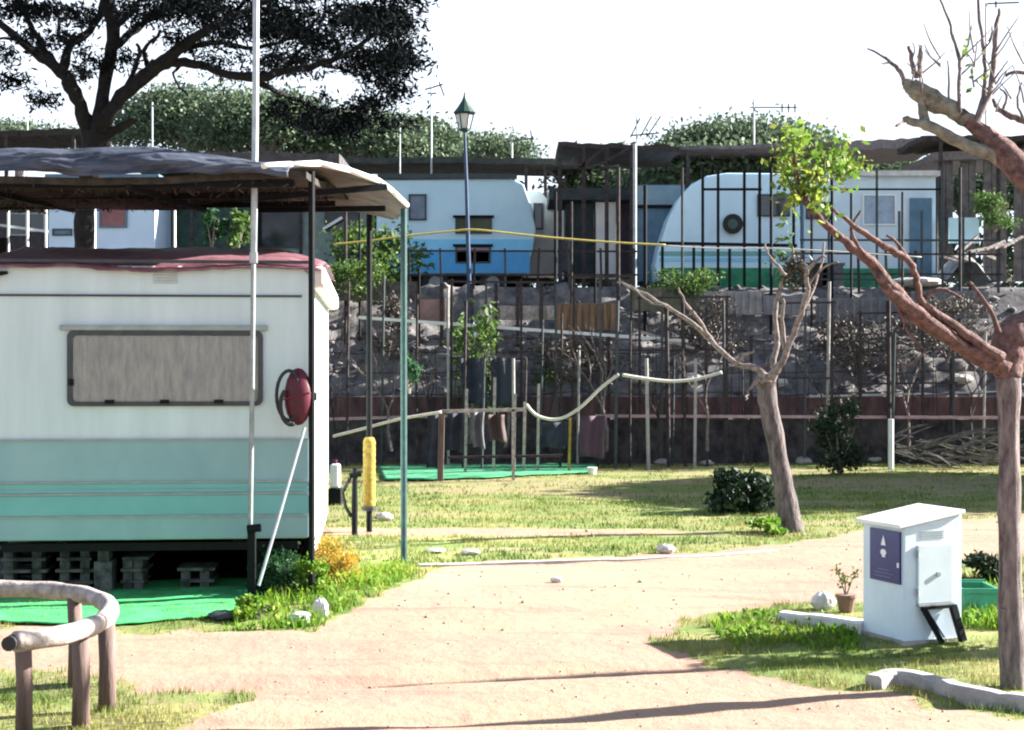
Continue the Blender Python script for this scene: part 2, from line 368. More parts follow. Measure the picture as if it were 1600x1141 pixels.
def groundmat():
    m = bpy.data.materials.new('ground_cover'); m.use_nodes = True; t = m.node_tree; b = t.nodes['Principled BSDF']
    b.inputs['Roughness'].default_value = .95; b.inputs['Specular IOR Level'].default_value = .1
    L = t.links.new
    at = t.nodes.new('ShaderNodeAttribute'); at.attribute_name = 'tone'
    geo = t.nodes.new('ShaderNodeNewGeometry')
    def noise(sc, det=5, mp=None, rough=.6):
        n = t.nodes.new('ShaderNodeTexNoise'); n.inputs['Scale'].default_value = sc; n.inputs['Detail'].default_value = det; n.inputs['Roughness'].default_value = rough
        if mp:
            k = t.nodes.new('ShaderNodeMapping'); k.inputs['Scale'].default_value = mp; L(geo.outputs['Position'], k.inputs[0]); L(k.outputs[0], n.inputs['Vector'])
        else: L(geo.outputs['Position'], n.inputs['Vector'])
        return n
    def ramp(src, a, b_, c1, c2):
        r = t.nodes.new('ShaderNodeValToRGB'); e = r.color_ramp.elements; e[0].position = a; e[1].position = b_; e[0].color = (*c1,1); e[1].color = (*c2,1)
        L(src, r.inputs[0]); return r
    def mix(f, a, b_):
        x = t.nodes.new('ShaderNodeMix'); x.data_type = 'RGBA'
        if isinstance(f, float): x.inputs[0].default_value = f
        else: L(f, x.inputs[0])
        L(a, x.inputs[6]); L(b_, x.inputs[7]); return x.outputs[2]
    n1 = noise(.55, 4, (1,2.2,1)); n2 = noise(9, 6); n3 = noise(70, 3)
    sand = ramp(n1.outputs['Fac'], .38, .62, (.285,.17,.135), (.28,.21,.148)).outputs[0]
    speck = ramp(n3.outputs['Fac'], .3, .5, (.17,.11,.08), (.29,.20,.14)).outputs[0]
    sand = mix(.28, sand, speck)
    streak = noise(1.2, 5, (.3,3.2,1)); sf = ramp(streak.outputs['Fac'], .55, .72, (0,0,0), (.75,.75,.75)).outputs[0]
    cs = t.nodes.new('ShaderNodeRGB'); cs.outputs[0].default_value = (.17,.115,.09,1)
    sand = mix(sf, sand, cs.outputs[0])
    gr = ramp(n2.outputs['Fac'], .35, .65, (.09,.115,.035), (.20,.20,.07)).outputs[0]
    n5 = noise(.8, 3, (1,2,1)); lush = ramp(n5.outputs['Fac'], .42, .6, (.10,.17,.045), (.25,.22,.10)).outputs[0]
    gr = mix(.5, gr, lush)
    add = t.nodes.new('ShaderNodeMath'); add.operation = 'MULTIPLY_ADD'; L(n2.outputs['Fac'], add.inputs[0]); add.inputs[1].default_value = .9; add.inputs[2].default_value = -.45
    ad2 = t.nodes.new('ShaderNodeMath'); L(at.outputs['Fac'], ad2.inputs[0]); L(add.outputs[0], ad2.inputs[1])
    mk = ramp(ad2.outputs[0], .22, .72, (0,0,0), (1,1,1)).outputs[0]
    c = mix(mk, sand, gr)
    # the bank and the terrace: grey brown rubble and earth, by height
    sx = t.nodes.new('ShaderNodeSeparateXYZ'); L(geo.outputs['Position'], sx.inputs[0])
    hm = ramp(sx.outputs['Z'], .5, .6, (0,0,0), (1,1,1)).outputs[0]
    n6 = noise(3.5, 8, None, .75); rb = ramp(n6.outputs['Fac'], .38, .64, (.065,.063,.068), (.19,.18,.175)).outputs[0]
    c = mix(hm, c, rb)
    L(c, b.inputs['Base Color'])
    bp = t.nodes.new('ShaderNodeBump'); bp.inputs['Strength'].default_value = .5; bp.inputs['Distance'].default_value = .03
    L(n2.outputs['Fac'], bp.inputs['Height']); bp2 = t.nodes.new('ShaderNodeBump'); bp2.inputs['Strength'].default_value = .4; bp2.inputs['Distance'].default_value = .008
    L(n3.outputs['Fac'], bp2.inputs['Height']); L(bp.outputs[0], bp2.inputs['Normal']); L(bp2.outputs[0], b.inputs['Normal'])
    return m
tag(npmesh('ground', V, Fc, groundmat(), GG.ravel(), smooth=True), kind='structure')

# grass blades where the cover mask is high; density falls with distance
def blades(x, y, h, wd, tone, z=None):
    n = len(x); z = hgt(x,y) if z is None else z
    a = rng.uniform(0, 2*np.pi, n); lean = rng.uniform(.1,.7,n)*h; la = rng.uniform(0,2*np.pi,n)
    b0 = np.stack([x-np.cos(a)*wd/2, y-np.sin(a)*wd/2, z-.005], 1); b1 = np.stack([x+np.cos(a)*wd/2, y+np.sin(a)*wd/2, z-.005], 1)
    tp = np.stack([x+np.cos(la)*lean, y+np.sin(la)*lean, z+h], 1)
    V = np.stack([b0,b1,tp],1).reshape(-1,3); return V, np.arange(3*n).reshape(n,3), np.repeat(tone,3)
def scatter(n, ya, yb, hmin, hmax, wd, cut, spread=1.15):
    y = ya*(yb/ya)**rng.uniform(0,1,n); x = rng.uniform(-1,1,n)*(y/3*spread+.2)
    g = masks(x,y); cl = fbm(x*5,y*5,91); k = rng.uniform(0,1,n) < np.clip((g-cut)*2.2,0,1)*np.clip((cl-.25)*2.4,.05,1)
    x = x[k]; y = y[k]; g = g[k]; cl = cl[k]
    h = rng.uniform(hmin,hmax,len(x))*(.45+1.1*cl); tone = np.clip(fbm(x*1.1+7,y*1.6,95)*1.5-.35+rng.uniform(-.18,.18,len(x)),0,1)
    return blades(x,y,h,wd,tone)
parts = [scatter(190000, 6, 12.5, .012, .05, .006, .33), scatter(130000, 12.5, 27.2, .02, .05, .015, .36)]
def joinnp(ps):
    Vs=[];Fs=[];Ts=[];o=0
    for v,f,tn in ps: Vs.append(v);Fs.append(f+o);Ts.append(tn);o+=len(v)
    return np.concatenate(Vs),np.concatenate(Fs),np.concatenate(Ts)
tag(npmesh('grass', *[joinnp(parts)[i] for i in (0,1)], L_grass, joinnp(parts)[2]) if False else (lambda j: npmesh('grass', j[0], j[1], L_grass, j[2]))(joinnp(parts)),
    'short patchy yellow-green grass on the lawn and verges', 'grass', kind='stuff')
# lush weeds by the caravan corner
def weedpatch(poly, n, hmin, hmax, name, label, m, wd=.02, tones=(0,1)):
    p = gp(poly); xs_ = [a[0] for a in p]; ys_ = [a[1] for a in p]
    x = rng.uniform(min(xs_),max(xs_),n); y = rng.uniform(min(ys_),max(ys_),n); k = inpoly(x,y,p); x = x[k]; y = y[k]
    cl = fbm(x*4,y*4,101); kk = rng.uniform(0,1,len(x)) < np.clip((cl-.3)*3.5,0,1); x=x[kk];y=y[kk];cl=cl[kk]
    h = rng.uniform(hmin,hmax,len(x))*(.3+1.4*cl); tone = np.clip(rng.uniform(*tones,len(x))*.5+fbm(x*3,y*3,103)*.7-.1,0,1)
    v,f,tn = blades(x,y,h,wd,tone); C = np.stack([x,y,hgt(x,y)+h*rng.uniform(.3,1,len(x))],1)[::2]
    lv,lf,lt = leaves(C,.045,tone[::2],.55)
    f4 = np.concatenate([f, f[:,2:3]],1)  # keep triangles separate from leaf quads
    o = npmesh(name, v, f, m, tn); tag(o, label, 'weeds', kind='stuff')
    o2 = npmesh('weed_leaves', lv, lf, m, lt, parent=o); return o
weedpatch([(340,985),(410,940),(440,915),(560,900),(630,885),(660,895),(620,915),(570,945),(530,960),(480,985)], 3800, .03, .12, 'weeds', 'bright lime green weeds growing round the caravan corner', L_weed)
weedpatch([(1100,975),(1200,950),(1330,975),(1345,1015),(1150,1015)], 1500, .02,.07, 'weeds', 'green weeds round the kerb stone left of the meter box', L_weed)
weedpatch([(1500,985),(1500,930),(1600,925),(1600,985)], 2200, .05,.13, 'weeds', 'green weeds between the meter box and the tree', L_weed)

# loose pebbles and clods on the track
def pebbles(n):
    y=6.5*(18/6.5)**rng.uniform(0,1,n); x=rng.uniform(-1,1,n)*(y/3*1.2); k=(masks(x,y)<.35); x=x[k];y=y[k]; n=len(x); z=hgt(x,y); s=rng.uniform(.003,.010,n)*(1+.5*(y>10))*np.where(rng.uniform(0,1,n)>.985,2.2,1)
    base=np.array([(1,0,0),(-1,0,0),(0,1,0),(0,-1,0),(0,0,.7),(0,0,-.7)],float); V=base[None]*s[:,None,None]*rng.uniform(.6,1.3,(n,6,1))+np.stack([x,y,z+s*.3],1)[:,None]
    fc=np.array([(0,2,4),(2,1,4),(1,3,4),(3,0,4),(2,0,5),(1,2,5),(3,1,5),(0,3,5)]); Fs=(fc[None]+6*np.arange(n)[:,None,None]).reshape(-1,3)
    m=leafmat('pebble_stone',[(.16,.11,.08),(.27,.2,.15),(.38,.33,.28)],0,.9)
    tag(npmesh('pebbles',V.reshape(-1,3),Fs,m,np.repeat(rng.uniform(0,1,n),6)),'small loose pebbles and clods on the sandy track','pebbles',kind='stuff')
pebbles(1100)
# rubble on the bank
def rubble():
    n = 600; x = rng.uniform(-13,14,n); y = rng.uniform(Y0+.1,Y1+.1,n); z = hgt(x,y); s = rng.uniform(.03,.12,n)
    base = np.array([(1,0,0),(-1,0,0),(0,1,0),(0,-1,0),(0,0,1),(0,0,-1)],float)
    fc = np.array([(0,2,4),(2,1,4),(1,3,4),(3,0,4),(2,0,5),(1,2,5),(3,1,5),(0,3,5)])
    V=[];Fs=[];T=[]
    for i in range(n):
        b = base*s[i]*rng.uniform(.5,1.2,(6,3))*np.array([1.2,1,.7]); a=rng.uniform(0,6.28); c,s_=math.cos(a),math.sin(a)
        b = b@np.array([[c,-s_,0],[s_,c,0],[0,0,1]]).T
        V.append(b+[x[i],y[i],z[i]]); Fs.append(fc+6*i); T += [rng.uniform(0,1)]*6
    m = leafmat('rubble_stones', [(.05,.05,.055),(.11,.105,.11),(.22,.21,.20)], 0.0, .9)
    tag(npmesh('rubble', np.concatenate(V), np.concatenate(Fs), m, T), 'grey broken stones covering the bank', 'rubble', kind='stuff')
rubble()

# ------------------------------------------------------------------ foreground caravan (own frame: x<0 left, y away)
cr = thing('caravan', 'white and teal caravan end with long curtained window, under maroon tarp', 'caravan', (-1.53,11.7,0), R(5.3), local=True)
W_ = 2.42; Lc = 4.9; zb = .43; zt = 2.5; zm = 1.19
b = MB()
prof = [(-W_+.03,zb),(-.03,zb),(0,zb+.05),(0,zt-.07),(-.06,zt),(-W_+.06,zt),(-W_,zt-.07),(-W_,zb+.05)]
b.prism([(x,0,z) for x,z in prof], (0,Lc,0)); b.build('body', M_cwhite, cr, bevel=.02)
lp = MB().box((-W_+.02,-.008,zb+.01),(-.02,-.001,zm)).build('lower_panel', M_teal, cr, bevel=.003)
rb = MB()
for y in (686,752,770,805): z = CH-(y-570.5)/205.5; rb.box((-W_+.02,-.022,z-.006),(-.02,-.006,z+.006))
rb.build('moulding', M_gtrim, cr)
bb = MB()
for y0,y1 in ((754,761),(763,768)): 
    bb.box((-W_+.02,-.013,CH-(y1-570.5)/205.5),(-.02,-.006,CH-(y0-570.5)/205.5))
bb.box((-W_+.02,-.012,CH-(803-570.5)/205.5),(-.02,-.006,CH-(773-570.5)/205.5))
bb.build('stripe', M_teal2, cr)
z = CH+(570.5-463)/205.5; MB().box((-W_+.02,-.014,z-.008),(-.07,-.001,z+.008)).build('moulding', M_trim, cr)
z = CH+(570.5-410)/205.5; MB().box((-W_+.03,-.03,z-.012),(-.02,-.001,z+.012)).build('roof_edge', M_trim, cr)
wx = lambda px: (px-487)/204.0; wz = lambda py: CH+(570.5-py)/205.0
# window
def rrect(x0,x1,z0,z1,r,n=5):
    o=[]
    for cx,cz,a0 in ((x1-r,z1-r,0),(x0+r,z1-r,90),(x0+r,z0+r,180),(x1-r,z0+r,270)):
        for k in range(n+1): a=R(a0+90*k/n); o.append((cx+r*math.cos(a), cz+r*math.sin(a)))
    return o
def ring(mb, o, i, y0, y1):
    n=len(o); vs=[(x,y0,z) for x,z in o]+[(x,y0,z) for x,z in i]+[(x,y1,z) for x,z in o]+[(x,y1,z) for x,z in i]
    fs=[]
    for k in range(n):
        l=(k+1)%n; fs += [(k,l,n+l,n+k),(2*n+l,2*n+k,3*n+k,3*n+l),(l,k,2*n+k,2*n+l),(n+k,n+l,3*n+l,3*n+k)]
    mb.add(vs,fs)
wn = MB(); ring(wn, rrect(wx(117),wx(413),wz(634),wz(517),.05), rrect(wx(125),wx(406),wz(627),wz(525),.03), -.03, -.002)
wn = wn.build('window', M_trim, cr)
MB().grid(lambda u,v:(wx(124)+u*(wx(407)-wx(124)), -.011+.006*math.sin(u*75+math.sin(u*9)*2)-.002*v, wz(628)+v*(wz(524)-wz(628))), 160, 4).build('curtain', M_curtain, wn, smooth=True)
MB().prism([(x,-.024,z) for x,z in rrect(wx(126),wx(405),wz(626),wz(526),.03)], (0,.003,0)).build('pane', M_glass, wn)
for px in (181,264,346): MB().box((wx(px-7),-.045,wz(630)),(wx(px+7),-.026,wz(624))).build('catch', M_black, wn)
MB().box((wx(120),-.045,wz(602)),(wx(127),-.026,wz(592))).build('catch', M_black, wn)
MB().box((wx(106),-.04,wz(517)),(wx(420),-.001,wz(509))).build('window_rail', M_gtrim, cr, bevel=.006)
vt = MB()
for k in range(4): vt.box((wx(246),-.012,wz(444)+k*.022),(wx(282),-.001,wz(444)+k*.022+.013))
vt.build('vent', mat('vent_grey', (.5,.55,.52)), cr)
MB().prism([(wx(-6),-.05,wz(450)),(wx(8),-.05,wz(436)),(wx(28),-.05,wz(431)),(wx(28),-.05,wz(427)),(wx(-6),-.05,wz(427))],(0,.048,0)).build('marker_lamp', M_black, cr)
# right side: skirt board, eave, window
MB().box((-.02,.15,.16),(-.005,Lc-.1,zb+.03)).build('side_skirt', M_white, cr); MB().box((-.07,.4,.012),(-.04,Lc-.1,zb-.01)).box((-W_+.05,Lc-.3,.012),(-.08,Lc-.26,zb-.01)).box((-W_+.02,.9,.012),(-W_+.05,Lc-.31,zb-.01)).build('sun_block_skirt', M_black, cr)  # black inner boards are added to block sunlight from under the caravan
MB().box((-.01,-.02,2.34),(.11,Lc-.1,2.5)).build('awning_case', M_canvas, cr, bevel=.03)
# maroon tarp thrown over the roof
def tarp(u,v):
    x=-W_-.06+u*(W_+.14); y=-.06+v*(Lc-.2)
    z=2.525+.27*math.sin(min(v*1.7,1)*math.pi/2)*(1-.55*max(0,(u-.8)/.2)**2)
    z+=.035*(float(fbm(u*22+v*9,v*14,3))-.5)+.012*math.sin(u*9+v*22)
    if v==0: z-=.035+.02*float(vn(u*12,0,4))
    return (x,y,z)
MB().grid(tarp, 60, 24, .012).build('roof_tarp', M_maroon, cr, smooth=True)
# underneath: chassis, wheels, jacks, pallets
MB().box((-W_+.5,.1,.36),(-W_+.58,Lc,.425)).box((-.6,.1,.36),(-.52,Lc,.425)).box((-W_+.1,.08,.34),(-.1,.15,.40)).build('chassis', M_black, cr)
for x in (-W_+.2,-.35):
    wl = MB(); wl.tube([(x,2.5,.31),(x+.17,2.5,.31)],.31,20); wl=wl.build('wheel', M_dark, cr, smooth=False)
    MB().tube([(x-.01,2.5,.31),(x+.18,2.5,.31)],.17,16).build('rim', M_gtrim, wl)
for x in (-W_+.35,-.42): MB().box((x-.03,.3,.03),(x+.03,.36,.36)).box((x-.09,.24,0),(x+.09,.42,.035)).build('jack', M_black, cr)
def pallet(px0,px1,n,y,label):
    m = MB(); x0=wx(px0); x1=wx(px1)
    for k in range(n):
        zz=.07+k*.075
        for j in range(2): m.box((x0,y+j*.28,zz),(x1,y+.2+j*.28,zz+.022))
    for x in (x0+.03,(x0+x1)/2,x1-.03): m.box((x-.035,y+.02,.03),(x+.035,y+.48,.05+n*.075-.01))
    o=m.build('pallet', M_woodpale); o.location=(-1.53,11.7,0); 
    me=o.data; return o
# pallets rest on the carpet under the caravan (modelled in its frame, placed in the world)
def in_frame(mb, name, m, label, cat, group=None, smooth=False):
    c=math.cos(R(5.3)); s=math.sin(R(5.3)); mb.v=[(-1.53+c*x-s*y, 11.7+s*x+c*y, z) for x,y,z in mb.v]
    return mb.build(name, m, label=label, cat=cat, group=group, smooth=smooth)
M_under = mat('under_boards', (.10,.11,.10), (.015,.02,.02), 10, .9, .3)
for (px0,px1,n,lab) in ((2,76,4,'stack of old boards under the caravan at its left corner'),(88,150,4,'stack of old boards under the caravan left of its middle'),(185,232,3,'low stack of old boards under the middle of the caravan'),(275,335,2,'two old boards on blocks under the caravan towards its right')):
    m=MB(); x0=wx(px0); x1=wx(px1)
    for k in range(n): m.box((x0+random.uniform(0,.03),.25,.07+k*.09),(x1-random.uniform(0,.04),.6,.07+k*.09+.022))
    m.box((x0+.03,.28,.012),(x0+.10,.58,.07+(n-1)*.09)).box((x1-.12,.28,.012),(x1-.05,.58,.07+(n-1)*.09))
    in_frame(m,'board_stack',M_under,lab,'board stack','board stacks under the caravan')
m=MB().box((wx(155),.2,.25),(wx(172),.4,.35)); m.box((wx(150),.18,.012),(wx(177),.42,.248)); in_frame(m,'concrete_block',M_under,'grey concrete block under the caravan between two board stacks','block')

# green carpet, thin sheet on the ground
cp = gp([(-260,905),(396,905),(388,945),(340,962),(240,972),(120,976),(0,970),(-260,965)])
cx0=G(-260,905).x
def carpet(poly, name, m, label):
    # triangulated grid clipped by a soft outline: follow the edge points
    mb=MB(); n=len(poly); 
    return mb
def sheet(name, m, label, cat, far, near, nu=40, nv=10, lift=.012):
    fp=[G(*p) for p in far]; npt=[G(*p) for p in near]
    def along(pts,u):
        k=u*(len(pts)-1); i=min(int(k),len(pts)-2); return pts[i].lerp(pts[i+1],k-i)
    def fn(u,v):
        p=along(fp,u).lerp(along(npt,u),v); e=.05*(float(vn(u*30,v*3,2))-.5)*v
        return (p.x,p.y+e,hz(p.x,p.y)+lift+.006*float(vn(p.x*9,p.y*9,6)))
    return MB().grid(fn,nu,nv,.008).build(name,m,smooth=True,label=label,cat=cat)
sheet('carpet', M_carpet, 'bright green artificial turf carpet laid under the caravan', 'carpet', [(-260,914),(100,914),(425,908)], [(-260,972),(0,975),(120,980),(240,975),(340,965),(392,950)], 60, 40, .02)
sheet('shade_sheet', M_black, 'black groundsheet in the shade under the caravan', 'shadesheet', [(-330,790),(100,790),(500,790)], [(-280,918),(100,918),(432,912)], 40, 10, .004)  # added black sheet; its colour stands in for the shade under the caravan
sheet('ground_mat', M_mat2, 'bright green mat on the lawn in front of the stone bank', 'mat', [(590,731),(700,728),(930,726)], [(600,752),(760,750),(925,741)], 40, 8, .03)

# ------------------------------------------------------------------ posts, mast, awnings on the left
def post(name, label, px, ytop, Y, wpx, m, cat='post', square=False, zbase=0.0, group=None, tilt=0, cap=None):
    p = P(px, ytop, Y); r = wpx/2/F*Y; mb = MB(); bx = p.x-tilt
    if square: mb.bar((bx,Y,zbase-.03),(p.x,Y,p.z),2*r)
    else: mb.tube([(bx,Y,zbase-.03),(bx+(p.x-bx)*.5,Y,(zbase+p.z)/2),(p.x,Y,p.z)],r,10)
    return mb.build(name, m, label=label, cat=cat, group=group)
# tall galvanised mast
mt = thing('mast', 'tall thin grey mast in front of the caravan window, clamped to a dark stake', 'mast', G(393,940))
p0=G(393,938); Ym=p0.y
MB().tube([P(391,822,Ym),P(394,620,Ym),P(396,410,Ym)],.018,10).build('lower_pole', mat('mast_dark',(.30,.33,.33),(.2,.23,.23),9,.5,metal=.3), mt)
MB().tube([P(396,410,Ym),P(399,200,Ym),P(401,-160,Ym)],.024,10).build('upper_pole', M_galv, mt)
s_=MB().box((p0.x-.028,Ym-.02,-.02),(p0.x+.028,Ym+.04,P(0,822,Ym).z)); s_=s_.build('stake', M_black, mt)
kb=P(398,826,Ym); MB().tube([kb+Vector((-.05,-.03,0)),kb+Vector((.05,-.03,.01))],.03,10).build('clamp', M_black, mt)
MB().tube([P(396,405,Ym)+Vector((0,0,-.03)),P(396,405,Ym)+Vector((0,0,.05))],.03,10).build('sleeve', M_galv, mt)
# guy bar leaning from the corner
MB().tube([P(404,915,11.2),P(438,800,11.3),P(476,668,11.45)],[.012,.012,.012],8).build('brace_pole', M_galv, label='thin pale pole leaning diagonally against the caravan corner', cat='pole')
# red hose reel on the corner
hr = thing('hose_reel', 'dark red rounded cover with black hose hoop hanging at caravan corner', 'hose reel', P(463,662,11.5))
c=P(466,620,11.5)
def egg(mb,c,rx,ry,rz,nu=18,nv=10):
    def fn(u,v):
        a=2*math.pi*u; t=-math.pi/2+math.pi*v; return (c.x+rx*math.cos(t)*math.cos(a), c.y+ry*math.cos(t)*math.sin(a), c.z+rz*math.sin(t)*(1+.08*math.cos(a*2)))
    mb.grid(fn,nu,nv)
m=MB(); egg(m,c,.105,.07,.20); m.build('cover',M_red,hr,smooth=True)
m=MB(); cc=P(452,618,11.46); m.tube([cc+Vector((.095*math.cos(a)*(.8 if math.cos(a)>0 else 1),.0,.185*math.sin(a))) for a in [2*math.pi*k/24 for k in range(25)]],.014,8,False); m.build('hose',M_dark,hr,smooth=True)
m=MB(); cc=P(455,630,11.44); m.tube([cc+Vector((.08*math.cos(a),.0,.14*math.sin(a)-.02)) for a in [math.pi*.7+math.pi*.9*k/14 for k in range(15)]],.016,8); m.build('hose',M_dark,hr,smooth=True)
MB().bar(c+Vector((-.1,-.05,-.02)),c+Vector((.1,-.075,.03)),.03,.012).build('strap',mat('strap_maroon',(.16,.012,.03)),hr)
MB().box((c.x+.06,11.5,c.z-.03),(c.x+.13,11.58,c.z+.03)).build('bracket',M_black,hr)

# dark shade net pergola above the caravan, with bulging blue tarp along its front
pg = thing('shade_pergola', 'dark net shade roof over the caravan with sagging blue-grey tarp front', 'pergola', (-3.4,11,0))
def net(u,v):
    x=-7.5+u*6.0; y=11.2+v*2.9; z=3.14+.06*(float(vn(x*2,y*2,7))-.5)+.02*math.sin(x*2.4)
    return (x,y,z+v*(.08+.10*max(0,min(1,(x+4)/2.4))))
MB().grid(net,70,16,.05).build('shade_net',M_net,pg,smooth=False)
def roll(u,v):
    x=-7.6+u*5.98; w1=float(fbm(x*1.6,v*3,8))-.5; w2=float(fbm(x*5+v*4,v*9+x*2,18))-.5; w3=float(vn(x*13+v*9,v*5,28))-.5
    top=3.335+.03*math.sin(x*1.7)+.03*(float(vn(x*2.2,0,5))-.5)-.11*max(0,(x+2.7)/1.1); bot=3.13+.06*(float(vn(x*1.3,3,5))-.5)+.03*(float(vn(x*6,3,6))-.5)
    yy=11.42-.30*math.sin(min(v*1.3,1)*math.pi/2)
    return (x, yy-.05*w1-.06*w2-.03*w3, top+(bot-top)*max(0,(v-.18)/.82)+.012*w2*math.sin(math.pi*v))
MB().grid(roll,300,26,(0,.012,0)).build('draped_tarp',M_bluetarp,pg,smooth=True)
# hanging twigs and leaves trapped in the net
n=5200; x=rng.uniform(-7.5,-1.62,n); y=rng.uniform(11.2,14,n); k=rng.uniform(0,1,n)<np.clip((fbm(x*2,y*2,55)-.36)*5,0,1); x=x[k];y=y[k]
lv=leaves(np.stack([x,y,3.11+(y-11.2)/2.9*(.08+.10*np.clip((x+4)/2.4,0,1))-rng.uniform(0,.06,len(x))],1),.07,None,.2)
npmesh('dry_brushwood',lv[0],lv[1],leafmat('brushwood_litter',[(.012,.011,.010),(.03,.028,.025),(.10,.095,.085)],0,.9),lv[2],parent=pg)
m=MB()
for y in (11.3,12.6,13.9): m.bar((-7.6,y,3.07+.03*(y-11.3)),(-1.6,y,3.08+.05*(y-11.3)),.05)
for x in (-5.6,-4.0,-2.8): m.bar((x,11.2,3.05),(x,14,3.16),.04)
m.build('frame',M_black,pg)
for (x,y) in ((-7.3,11.3),(-7.3,13.9),(-4.6,13.9)): MB().bar((x,y,0),(x,y,2.9),.06).build('post',M_black,pg)
# white awning to the right of it
aw = thing('awning', 'small white canvas awning on thin dark posts beside the caravan', 'awning', (-1.4,12.5,0))
ed=[P(412,262,11.1),P(455,260,11.4),P(500,258,11.7),P(545,268,12.1),P(592,285,12.6),P(612,300,12.9),P(636,323,13.3)]
def awn(u,v):
    k=u*(len(ed)-1); i=min(int(k),len(ed)-2); p=ed[i].lerp(ed[i+1],k-i)
    q=Vector((-2.6+u*1.35, 15.9+u*.2, 3.46-.16*u*u)); r=p.lerp(q,v); r.z+=-.03*math.sin(math.pi*v)+.012*math.sin(v*18); return r
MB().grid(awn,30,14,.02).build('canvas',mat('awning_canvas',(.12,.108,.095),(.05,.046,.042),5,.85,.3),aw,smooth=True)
m=MB()
for i in range(len(ed)-1): m.tube([ed[i]+Vector((0,-.02,.01)),ed[i+1]+Vector((0,-.02,.01))],.024,8)
m.build('edge_hem',M_white,aw,smooth=True)
MB().bar(P(380,312,12.2),P(604,292,12.6),.05).build('rafter',M_black,aw); MB().bar(P(400,328,14.0),P(602,326,14.0),.05).build('rafter',M_black,aw)
for px,yt,Y,wd,mm in ((487,268,11.50,10,M_black),(577,294,16.0,9,M_black),(631,326,13.3,10,M_tealpole)):
    p=P(px,yt,Y); MB().tube([(p.x,Y,-.02),(p.x,Y,p.z)],wd/2/F*Y,10).build('post',mm,aw)
# loop bindings on the teal post
# ------------------------------------------------------------------ curved log rail, lower left
lr = thing('log_rail', 'low curved log rail on short wooden posts in the lower left corner', 'rail', G(120,1120))
zr=.5
def rl(px,py): Y=F*(CH-zr)/(py-570.5); return ((px-800)/F*Y, Y, zr, .052)
path=[rl(p,q) for p,q in ((22,1003),(80,996),(125,985),(160,970),(172,950),(150,935),(110,926),(50,921),(-60,920),(-200,924))]
sp=smoothpath(path,6); MB().tube([Vector(a[:3]) for a in sp],[.047*(1+.05*math.sin(i)) for i in range(len(sp))],12).build('log',M_woodpale,lr,smooth=True)
for px,pyb,wd in ((37,1155,26),(126,1133,27),(167,1113,27),(117,1070,22),(-80,1070,22)):
    g=G(px,pyb); r=wd/2/F*g.y; MB().tube([(g.x,g.y,-.04),(g.x+.004,g.y,.25),(g.x-.004,g.y,.475)],[r*1.05,r*.96,r],12).build('post',M_wood,lr,smooth=True)
e=rl(30,1003); MB().tube([(e[0]-.03,e[1]-.055,.50),(e[0]-.03,e[1]+.02,.50)],.034,12).build('end_knob',M_dark,lr)

# ------------------------------------------------------------------ meter box
mb_ = thing('meter_box', 'white painted service box with blue notice and grey meter door', 'meter box', (2.457,9.62,0), R(21.4), local=True)
dx,dy=.435,.45
m=MB(); m.add([(0,0,0),(dx,0,0),(dx,dy,0),(0,dy,0),(0,0,.73),(dx,0,.80),(dx,dy,.80),(0,dy,.73)],[(0,3,2,1),(4,5,6,7),(0,1,5,4),(1,2,6,5),(2,3,7,6),(3,0,4,7)])
m.build('housing',M_boxwhite,mb_,bevel=.008)
m=MB(); m.add([(-.05,-.02,.725),(dx+.015,-.02,.806),(dx+.015,dy+.02,.806),(-.05,dy+.02,.725),(-.05,-.02,.75),(dx+.015,-.02,.832),(dx+.015,dy+.02,.832),(-.05,dy+.02,.75)],[(0,3,2,1),(4,5,6,7),(0,1,5,4),(1,2,6,5),(2,3,7,6),(3,0,4,7)])
m.build('roof_slab',M_white,mb_,bevel=.006)
sg=MB().box((-.014,.03,.37),(-.002,.35,.70)).build('notice',M_sign,mb_)
m=MB(); m.prism([(-.017,.175,.60),(-.017,.225,.60),(-.017,.215,.63),(-.017,.20,.665),(-.017,.185,.63)],(.002,0,0)); m.build('notice_symbol',M_signw,sg)
m=MB(); m.prism([(-.017,.20+.032*math.cos(a),.555+.022*math.sin(a)) for a in [k*math.pi/4+.39 for k in range(8)]],(.002,0,0)); m.box((-.017,.18,.525),(-.0152,.215,.535)); m.build('notice_symbol',M_signw,sg)
m=MB(); m.box((-.017,.035,.475),(-.0152,.055,.505)); m.build('notice_symbol',M_signw,sg)
m=MB()
for k,(a,b2) in enumerate(((.12,.3),(.1,.3),(.14,.27))): m.box((-.0165,a,.40+.022*k),(-.0152,b2,.404+.022*k))
m.build('notice_text',mat('sign_grey',(.2,.22,.4)),sg)
dr=MB().box((.09,-.02,.25),(.355,-.001,.62)).build('meter_door',M_boxdoor,mb_,bevel=.005)
MB().tube([(.24,-.03,.43),(.24,-.02,.43)],.016,10).build('lock',M_gtrim,dr)
for z in (.30,.54): MB().tube([(.085,-.024,z),(.085,-.024,z+.05)],.008,8).build('hinge',M_gtrim,dr)
m=MB()
for k in range(4): m.box((.12,-.004,.655+k*.014),(.30,-.0005,.661+k*.014))
m.build('vent',M_gtrim,mb_)
MB().box((.09,-.03,.235),(.355,-.001,.248)).build('sill',M_gtrim,mb_)
fr=MB(); fr.bar((.11,-.03,.225),(.37,-.03,.225),.02); fr.bar((.12,-.03,.225),(.24,-.06,.005),.03,.03); fr.bar((.345,-.03,.225),(.40,-.06,.005),.04,.04); fr.bar((.15,-.03,.21),(.28,-.03,.03),.008)
fr.build('support_bracket',M_black,mb_)
MB().box((-.02,-.015,-.03),(dx+.01,dy+.02,.02)).build('footing',M_conc,mb_)

